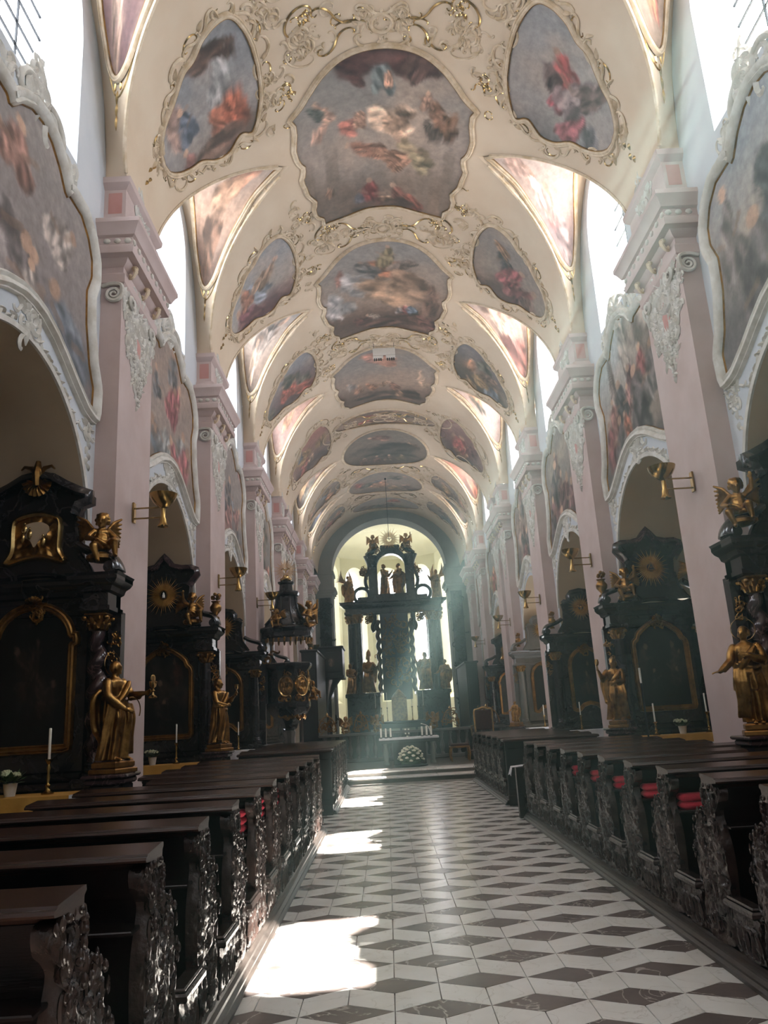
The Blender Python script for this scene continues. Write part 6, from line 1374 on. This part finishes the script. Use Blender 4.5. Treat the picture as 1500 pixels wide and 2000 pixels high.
# ---------------------------------------------------------------- high altar
HX0, HY0, HZ0 = .15, 43.2, .26
ha = thing('high_altar', 'towering black high altar with open arch and statues before bright windows', 'altar', (HX0, HY0, HZ0))
def hp(name, mb, m='black', smooth=30): return obj(name, mb, M[m], ha, smooth=smooth)
for sg in (-1, 1):
    a, b = sorted((sg * 1.0, sg * 2.75)); hp('podium', MB().bbox(a, b, -.8, .5, 0, 2.55, .03).bbox(a - .08, b + .08, -.9, .55, 2.5, 2.72, .04).bbox(a - .06, b + .06, -.86, .5, 0, .3, .03), smooth=0)
    for x, r in ((2.0, .19), (2.42, .19)):
        c = hp('column', MB().lathe([(r * 1.3, 2.72), (r * 1.3, 2.85), (r * 1.1, 2.95), (r, 3.02), (r * 1.02, 4.5), (r * .86, 6.5)], 18, (sg * x, -.2 if x < 2.2 else .1, 0)), smooth=40)
        cp = link('capital', CAPM.copy(), None, c, (sg * x, -.2 if x < 2.2 else .1, 6.5), 0, (2.1, 2.1, 2.6)); cp.data.materials.clear(); cp.data.materials.append(M['gold'])
    tt = np.linspace(0, 1, 110); an = 2 * PI * 7 * tt; oo = .04
    hp('twisted_column', MB().tube(np.c_[sg * .92 + oo * np.cos(an), -.35 + oo * np.sin(an), 2.72 + 3.85 * tt], .125, 12, up=(1, 0, 0)), 'brownm', 60)
    hp('console', MB().tube(np.c_[sg * (1.12 + .1 * np.sin(np.linspace(0, 6, 20))), np.full(20, -.1), np.linspace(6.0, 7.0, 20)], .1, 7), 'altwood', 60)
    # scroll flanking the upper storey: ring with a round opening
    q = np.linspace(0, 2 * PI, 33); hp('scroll', MB().tube(np.c_[sg * 1.72 + .42 * np.cos(q), np.full(33, -.1), 8.05 + .42 * np.sin(q)], .10, 8, cap=False, flat=1.6, up=(0, 1, 0)), 'altwood', 60)
    q = np.linspace(0, 1, 24); hp('scroll', MB().tube(np.c_[sg * (1.36 + .12 * np.sin(q * 7)), np.full(24, -.1), 8.4 + 1.9 * q], .10, 8, flat=1.5, up=(0, 1, 0)), 'altwood', 60)
    hp('upper_post', MB().bbox(*sorted((sg * .78, sg * 1.28)), -.35, .15, 7.55, 10.3, .04), smooth=0)
    hp('broken_pediment', MB().tube(np.c_[sg * arr((1.35, 1.2, 1.0, .85, .72, .74, .84)), np.full(7, -.15), arr((10.3, 10.42, 10.5, 10.62, 10.78, 10.9, 10.86))], (.14, .15, .15, .14, .12, .08, .04), 8, flat=1.6, up=(0, 1, 0)), smooth=60)
for sg in (-1, 1):
    a, b = sorted((sg * 1.80, sg * 2.58)); hp('back_pier', MB().bbox(a, b, .12, .45, 2.7, 7.0, .03), 'altwood', 0)
    hp('attic_panel', MB().bbox(*sorted((sg * .5, sg * 1.95)), -.25, .2, 7.6, 7.95, .03), 'black', 0)
    hp('haunch', MB().bbox(*sorted((sg * .95, sg * 1.22)), -.1, .2, 6.1, 7.0, .03), 'altwood', 0)
    mb = MB(); rocaille(mb, planar((sg * 1.42, -.2, 0), (1, 0, 0), (0, 0, 1)), (0, 6.75), 1.1, 5, 14, .03); rocaille(mb, planar((sg * 1.35, -.2, 0), (1, 0, 0), (0, 0, 1)), (sg * .1, 9.3), 1.2, 7, 18, .03); rocaille(mb, planar((sg * .9, -.3, 0), (1, 0, 0), (0, 0, 1)), (0, 10.62), 1.2, 9, 14, .03); tag(hp('carved_foliage', mb, 'gold', 60), kind='stuff')
hp('centre_panel', MB().bbox(-.78, .78, -.15, .1, 2.3, 7.0, .02), 'altwood', 0)
mb = MB(); star_patch(mb, planar((0, -.16, 0), (1, 0, 0), (0, 0, 1)), resample([(-.62, 2.9), (.62, 2.9), (.62, 5.9), (.4, 6.4), (0, 6.6), (-.4, 6.4), (-.62, 5.9)], 100), .0, lambda g: g[:, 0], lambda g: g[:, 1], dict(seed=150, sky=('26302E', '262C2A', '1E2220'), nf=12, fs=.1, pal=('4A443A', '3A4644', '5A4A3A', '33403F'), clouds=.3, cloudc='3E4A46', dark=.9), 24); hp('painting', mb, 'oil', 0)
mb = MB(); sf = planar((0, -.18, 0), (1, 0, 0), (0, 0, 1))
for k in range(16): rocaille(mb, sf, (.5 * math.sin(k * 2.1), 3.4 + 3.3 * k / 16), 1.4, k, 5, .03)
tag(hp('carved_group', mb, 'gold', 60), kind='stuff')
P = arr([(-.92, -.22, 5.0), (.92, -.22, 5.0)])
hp('crucifix_beam', MB().bbox(-.05, .05, -.42, -.34, 3.0, 5.0, .01).bbox(-.8, .8, -.42, -.34, 4.55, 4.66, .01), 'altwood', 0)
pr = [(0, 6.95), (.06, 7.0), (.06, 7.12), (0, 7.14), (0, 7.3), (.1, 7.34), (.16, 7.42), (.28, 7.5), (.28, 7.58), (.32, 7.64)]
def hblock(x0, x1, y0, nm):
    P = np.stack([arr([(x0 - d, .5, z), (x0 - d, y0 - d, z), (x1 + d, y0 - d, z), (x1 + d, .5, z)]) for d, z in pr], 1); mb = MB().grid(P); n = len(pr); mb.F.append(np.array([[n - 1, 2 * n - 1, 3 * n - 1, 4 * n - 1]])); mb.F.append(np.array([[3 * n, 2 * n, n, 0]])); hp(nm, mb, 'black', 25)
hblock(-2.6, 2.6, -.1, 'entablature'); hblock(1.75, 2.66, -.42, 'entablature_block'); hblock(-2.66, -1.75, -.42, 'entablature_block')
th = np.linspace(0, PI, 25); ring = np.vstack([np.c_[.78 * np.cos(th), 9.6 + .72 * np.sin(th)]]); outr = np.c_[1.0 * np.cos(th), 9.6 + 1.05 * np.sin(th)]
mb = MB(); F0 = np.stack([ring[:, 0], np.full(25, -.35), ring[:, 1]], -1); F1 = np.stack([outr[:, 0], np.full(25, -.35), outr[:, 1]], -1); bk = arr((0, .5, 0))
mb.grid(np.stack([F0 + bk, F0, F1, F1 + bk], 1)); hp('arch_ring', mb, 'black', 50); hp('sill', MB().bbox(-1.2, 1.2, -.4, .2, 7.6, 8.05, .03), smooth=0); hp('cresting', MB().bbox(-.55, .55, -.3, .1, 10.5, 10.85, .05), smooth=0)
sunburst(ha, (0, -.34, 11.15), .62, 40, 6, 'dove', 'goldf')
obj('altar_table', MB().bbox(-1.5, 1.5, -2.2, -.9, 0, 1.1, .03).bbox(-1.6, 1.6, -2.3, -.9, 1.1, 1.2, .02), M['altwood'], ha, smooth=0); obj('tabernacle', MB().bbox(-.4, .4, -1.3, -.85, 1.2, 2.4, .03).lathe([(.38, 2.4), (.3, 2.55), (.1, 2.75), (0, 2.85)], 12, (0, -1.08, 0)), M['gold'], ha, smooth=30)
for x in (-1.2, -.4, .4, 1.2): obj('front_panel', MB().bbox(x - .34, x + .34, -2.33, -2.2, .3, .85, .02), M['grey'], ha, smooth=0)
HG = 'statues on the high altar'
for x, y, z, k, rz, sc, lab, ex in ((-1.5, -.55, 2.72, 'bishop', .2, 2.0, 'bishop statue raising a hand in the left opening of the high altar', 'crozier'), (1.5, -.55, 2.72, 'raise', -.2, 2.0, 'robed statue with raised arm in the right opening of the high altar', None), (-2.52, -.55, 2.72, 'cup', .4, 1.6, 'statue standing on the left end of the high altar podium', None), (2.60, -.6, 2.72, 'open', -.2, 1.55, 'statue standing on the right end of the high altar podium', None),
                                   (-.42, 0, 8.05, 'cup', .9, 1.75, 'left backlit figure inside the upper arch of the high altar', None), (.42, 0, 8.05, 'open', -.9, 1.75, 'right backlit figure inside the upper arch of the high altar', None)):
    statue(k, (HX0 + x, HY0 + y, HZ0 + z), rz, lab, 'statue', HG, sc, True, False, ex)
def angel(loc, rz, label, sc=1.3):
    t = thing('angel_statue', label, 'statue', loc, rz, HG); link('figure', FIGD['raise'], None, t, (0, 0, 0), 0, sc)
    for sg in (-1, 1):
        mb = MB()
        for k in range(9):
            a = .1 + .15 * k; b = arr((sg * .06, .09, .72)) * sc; tp = b + arr((sg * (.10 + .03 * k), .14, .52 - .055 * k)) * sc; mb.tube([b, (b + tp) / 2 + arr((sg * .06, .02, .04)) * sc, tp], (.03 * sc, .035 * sc, .012 * sc), 6, flat=.5)
        tag(obj('wing', mb, M['gold'], t), kind='stuff')
angel((HX0 - 2.45, HY0 - .48, HZ0 + 7.64), .5, 'winged angel on the left end of the high altar entablature', 1.5); angel((HX0 + 2.45, HY0 - .48, HZ0 + 7.64), -.5, 'winged angel on the right end of the high altar entablature', 1.6)
for k, (x, z, lab) in enumerate(((-.95, 10.62, 'left cherub beside the top sunburst of the high altar'), (.95, 10.62, 'right cherub beside the top sunburst of the high altar'))): cherub(k, (HX0 + x, HY0 - .2, HZ0 + z), 0, lab, 'cherubs on the high altar', 1.6, True)
for x in (-1.25, -.95, -.65, .65, .95, 1.25): candlestick((HX0 + x, HY0 - 1.5, HZ0 + 1.21), '%s tall candlestick from the tabernacle on the high altar, %s side' % ({.65: 'first', .95: 'second', 1.25: 'third'}[abs(x)], 'pulpit' if x < 0 else 'armchair'), .7, .75, 'tall candles on the high altar')
# ---------------------------------------------------------------- sanctuary furniture
Z0 = .262
t = thing('altar_mensa', 'free-standing altar table with a white top and six candles', 'altar table', (.10, 25.0, Z0))
obj('top', MB().bbox(-.92, .92, -.4, .4, .74, .80, .01), M['linen'], t, smooth=0); obj('block', MB().bbox(-.5, .5, -.3, .3, 0, .7, .02), M['altwood'], t, smooth=0); obj('frieze', MB().bbox(-.86, .86, -.36, .36, .64, .74, .01), M['altwood'], t, smooth=0)
for sg in (-1, 1): obj('leg', MB().lathe([(.09, 0), (.09, .06), (.06, .1), (.08, .35), (.05, .55), (.08, .64)], 12, (sg * .72, 0, 0)), M['grey'], t)
for i, x in enumerate((-.85, -.70, -.55, .42, .56, .70)):
    c = thing('pillar_candle', '%s thick white candle from the %s end of the altar table' % (('first', 'second', 'third', 'third', 'second', 'first')[i], 'pulpit' if x < 0 else 'microphone'), 'candle', (.10 + x, 24.85, Z0 + .80), 0, 'pillar candles on the altar table')
    obj('wax', MB().lathe([(0, .02), (.028, .02), (.028, .29), (.022, .295), (0, .285)], 14), M['candle'], c); obj('holder', MB().lathe([(0, 0), (.04, 0), (.042, .012), (.03, .03), (0, .03)], 14), M['iron'], c)
c = thing('altar_cross', 'small cross with four white arms standing on the altar table', 'cross', (.06, 24.85, Z0 + .80)); obj('foot', MB().bbox(-.03, .03, -.02, .02, 0, .04, .005), M['candle'], c, smooth=0); obj('stem', MB().tube([(0, 0, .04), (0, 0, .12)], .006, 6), M['brass'], c)
for sx in (-1, 1):
    for sz in (-1, 1): obj('cross_arm', MB().bbox(sx * .05 - .025, sx * .05 + .025, -.012, .012, .17 + sz * .06 - .025, .17 + sz * .06 + .025, .006), M['candle'], c, smooth=0)
c = thing('microphone', 'slim white microphone bent over the altar table', 'microphone', (.78, 24.85, Z0 + .80)); obj('neck', MB().tube(catmull([(0, 0, 0), (-.02, 0, .18), (-.08, 0, .30), (-.24, -.02, .37)], 6, False), .009, 6), M['candle'], c); obj('head', MB().ell((-.26, -.02, .375), (.03, .018, .018), 8, 6), M['candle'], c)
b = thing('rose_bouquet', 'dome of white roses on the step before the altar table', 'flowers', (.10, 23.95, Z0)); rg = random.Random(12)
obj('tray', MB().lathe([(0, 0), (.5, 0), (.5, .03), (.3, .06), (0, .06)], 22), M['iron'], b); rm = MB(); 
for k in range(5): rm.lathe([(.012 + .008 * k, .03 - .006 * k), (.02 + .009 * k, .045 - .004 * k), (.03 + .007 * k, .05 - .012 * k), (.02 + .004 * k, -.01)], 7)
rme = rm.mesh('rose', 60); rme.materials.append(M['rosew']); lf = MB()
for k in range(38):
    u = (k + .5) / 38; ph = math.acos(1 - u * .98); a = k * 2.39996; p = (.36 * math.sin(ph) * math.cos(a), .26 * math.sin(ph) * math.sin(a), .12 + .42 * math.cos(ph)); link('rose', rme, None, b, p, rg.uniform(0, 6))
for k in range(170):
    u = rg.random(); ph = math.acos(1 - u); a = rg.uniform(0, 6.28); c_ = arr((.33 * math.sin(ph) * math.cos(a), .23 * math.sin(ph) * math.sin(a), .10 + .38 * math.cos(ph))); d = _n(c_ - arr((0, 0, .05)) + arr((rg.uniform(-.1, .1), rg.uniform(-.1, .1), 0))); e = _n(np.cross(d, arr((.3, .5, .8)))); lf.add([c_, c_ + d * .05 + e * .025, c_ + d * .09, c_ + d * .05 - e * .025], [np.array([[0, 1, 2, 3]])])
lf.ell((0, 0, .12), (.30, .2, .32), 12, 8); tag(obj('foliage', lf, M['leafm'], b), kind='stuff')
t = thing('balustrade', 'low dark stone balustrade behind the altar table', 'balustrade', (.3, 27.6, Z0)); obj('rail', MB().bbox(-3.2, 3.2, -.12, .12, .86, .96, .02), M['step'], t, smooth=0); obj('kerb', MB().bbox(-3.2, 3.2, -.12, .12, 0, .12, .02), M['step'], t, smooth=0); obj('back_wall', MB().box(-3.2, 3.2, .06, .1, .1, .88), M['altwood'], t, smooth=0)
bm = MB().lathe([(.07, .12), (.07, .16), (.04, .2), (.085, .36), (.08, .42), (.035, .62), (.05, .7), (.04, .76), (.07, .8), (.07, .86)], 12).mesh('baluster', 50); bm.materials.append(M['step'])
for k in range(22): link('baluster', bm, None, t, (-3.0 + 6.0 * k / 21, 0, 0))
for (x, w, lab) in ((-2.9, .30, 'next to the choir stall'), (-1.74, .24, 'left of the altar table'), (1.34, .28, 'right of the altar table'), (2.6, .42, 'behind the armchair')):
    t = thing('gilded_grille', 'arched gilded openwork grille on the balustrade ' + lab, 'grille', (.3 + x, 27.6, Z0 + .96)); mb = MB(); sf = planar((0, 0, 0), (1, 0, 0), (0, 0, 1)); rr = random.Random(int(x * 10)); th = np.linspace(0, PI, 24)
    obj('hoop', MB().tube(np.c_[w * np.cos(th), np.zeros(24), .52 * np.sin(th) + .08], .022, 6), M['goldf'], t)
    for k in range(30):
        a = rr.uniform(0, PI); r = rr.uniform(.1, .85); p = arr((w * r * math.cos(a), .08 + .5 * r * math.sin(a))); q = p + rr.uniform(.1, .2) * arr((math.cos(a + rr.uniform(-1.5, 1.5)), math.sin(a + rr.uniform(-1, 1)))); orn(mb, sf, place2(rr.choice([CURL_C, CURL_S])[::2], p, q, rr.choice((-1, 1))), .016, 4, .0)
    tag(obj('scrollwork', mb, M['goldf'], t), kind='stuff'); obj('finial', MB().lathe([(.0, .58), (.04, .6), (.05, .66), (.02, .7), (0, .74)], 8), M['goldl'], t)
for k, (x, lab) in enumerate(((-2.27, 'gilded cherub on the balustrade left of the arched grille'), (-1.18, 'gilded cherub on the balustrade beside the left candles'), (.74, 'gilded cherub on the balustrade beside the microphone'))): cherub(k, (.3 + x, 27.6, Z0 + .96), 0, lab, 'gilded cherubs on the balustrade', 1.05)
# armchair and stool
def seat_(name, label, loc, rz, back):
    t = thing(name, label, 'chair' if back else 'stool', loc, rz); w = .28
    obj('seat', MB().bbox(-w, w, -.26, .26, .42, .52, .03), M['velvet'], t, smooth=0)
    for sx in (-1, 1):
        for sy in (-1, 1): obj('leg', MB().tube([(sx * w * .95, sy * .24, .44), (sx * w * 1.05, sy * .27, .22), (sx * w * .95, sy * .25, 0)], (.035, .028, .022), 7), M['goldf'], t)
    mb = MB()
    for (a, b_) in (((-w, -.27), (w, -.27)), ((-w, .27), (w, .27)), ((-w, -.27), (-w, .27)), ((w, -.27), (w, .27))): mb.tube([(a[0], a[1], .42), (b_[0], b_[1], .42)], .03, 6)
    obj('seat_frame', mb, M['goldf'], t)
    if back:
        obj('backrest', MB().bbox(-.25, .25, .26, .32, .62, 1.22, .02), M['velvet'], t, smooth=0); P = arr([(-.28, .29, .5), (-.29, .29, .9), (-.28, .29, 1.22), (-.15, .29, 1.26), (0, .29, 1.31), (.15, .29, 1.26), (.28, .29, 1.22), (.29, .29, .9), (.28, .29, .5)]); obj('back_frame', MB().tube(catmull(P, 4, False), .03, 7), M['goldl'], t)
        for sx in (-1, 1): obj('armrest', MB().tube(catmull([(sx * .29, .27, .78), (sx * .34, 0, .74), (sx * .36, -.24, .72), (sx * .34, -.27, .44)], 5, False), .026, 7), M['goldl'], t)
seat_('armchair', 'gilded armchair with dark velvet back beyond the shaded pews', (2.55, 26.0, Z0 + .25), PI, True)
seat_('stool', 'low gilded stool with dark seat on the sanctuary floor', (1.66, 25.12, Z0), 0, False)
t = thing('chair_dais', 'low dark wooden dais under the gilded armchair', 'dais', (2.55, 26.0, Z0)); obj('deck', MB().bbox(-.6, .6, -.5, .5, 0, .245, .02), M['wood'], t, smooth=0); obj('carpet', MB().bbox(-.5, .5, -.45, .45, .244, .25, .002), M['velvet'], t, smooth=0)
# cable that carries the sanctuary lamp
t = thing('hanging_cable', 'thin dark cable hanging from the vault before the chancel arch', 'cable', (0, 34.5, 12.4)); obj('wire', MB().tube([(0, 0, 0), (.02, 1.2, -2.6)], .012, 5), M['iron'], t); obj('hook', MB().ell((0, 0, 0), .05, 8, 6), M['iron'], t)
# ---------------------------------------------------------------- scattering volume added for the bluish veil down the nave
hm = bpy.data.materials.new('nave_haze'); hm.use_nodes = True; nt = hm.node_tree; nt.nodes.clear()
ho = nt.nodes.new('ShaderNodeOutputMaterial'); hv = nt.nodes.new('ShaderNodeVolumeScatter')
hv.inputs['Color'].default_value = (.62, .95, .93, 1); hv.inputs['Density'].default_value = .0068; hv.inputs['Anisotropy'].default_value = .45
nt.links.new(hv.outputs[0], ho.inputs['Volume'])
_t = np.linspace(PI / 2, -PI / 2, 21); _pf = np.vstack([[(-3.45, .3), (3.45, .3)], np.c_[3.45 * np.sin(_t), 9.2 + 2.9 * np.cos(_t)]])      # follows walls and vault
hz = obj('nave_haze', MB().prism(_pf, (0, 45.0, 0), (1, 0, 0), (0, 0, 1), (0, -1, 0), 43.5), hm, smooth=0)
tag(hz, 'thin bluish haze filling the nave air', 'haze', kind='stuff')
scene.cycles.volume_bounces = 0
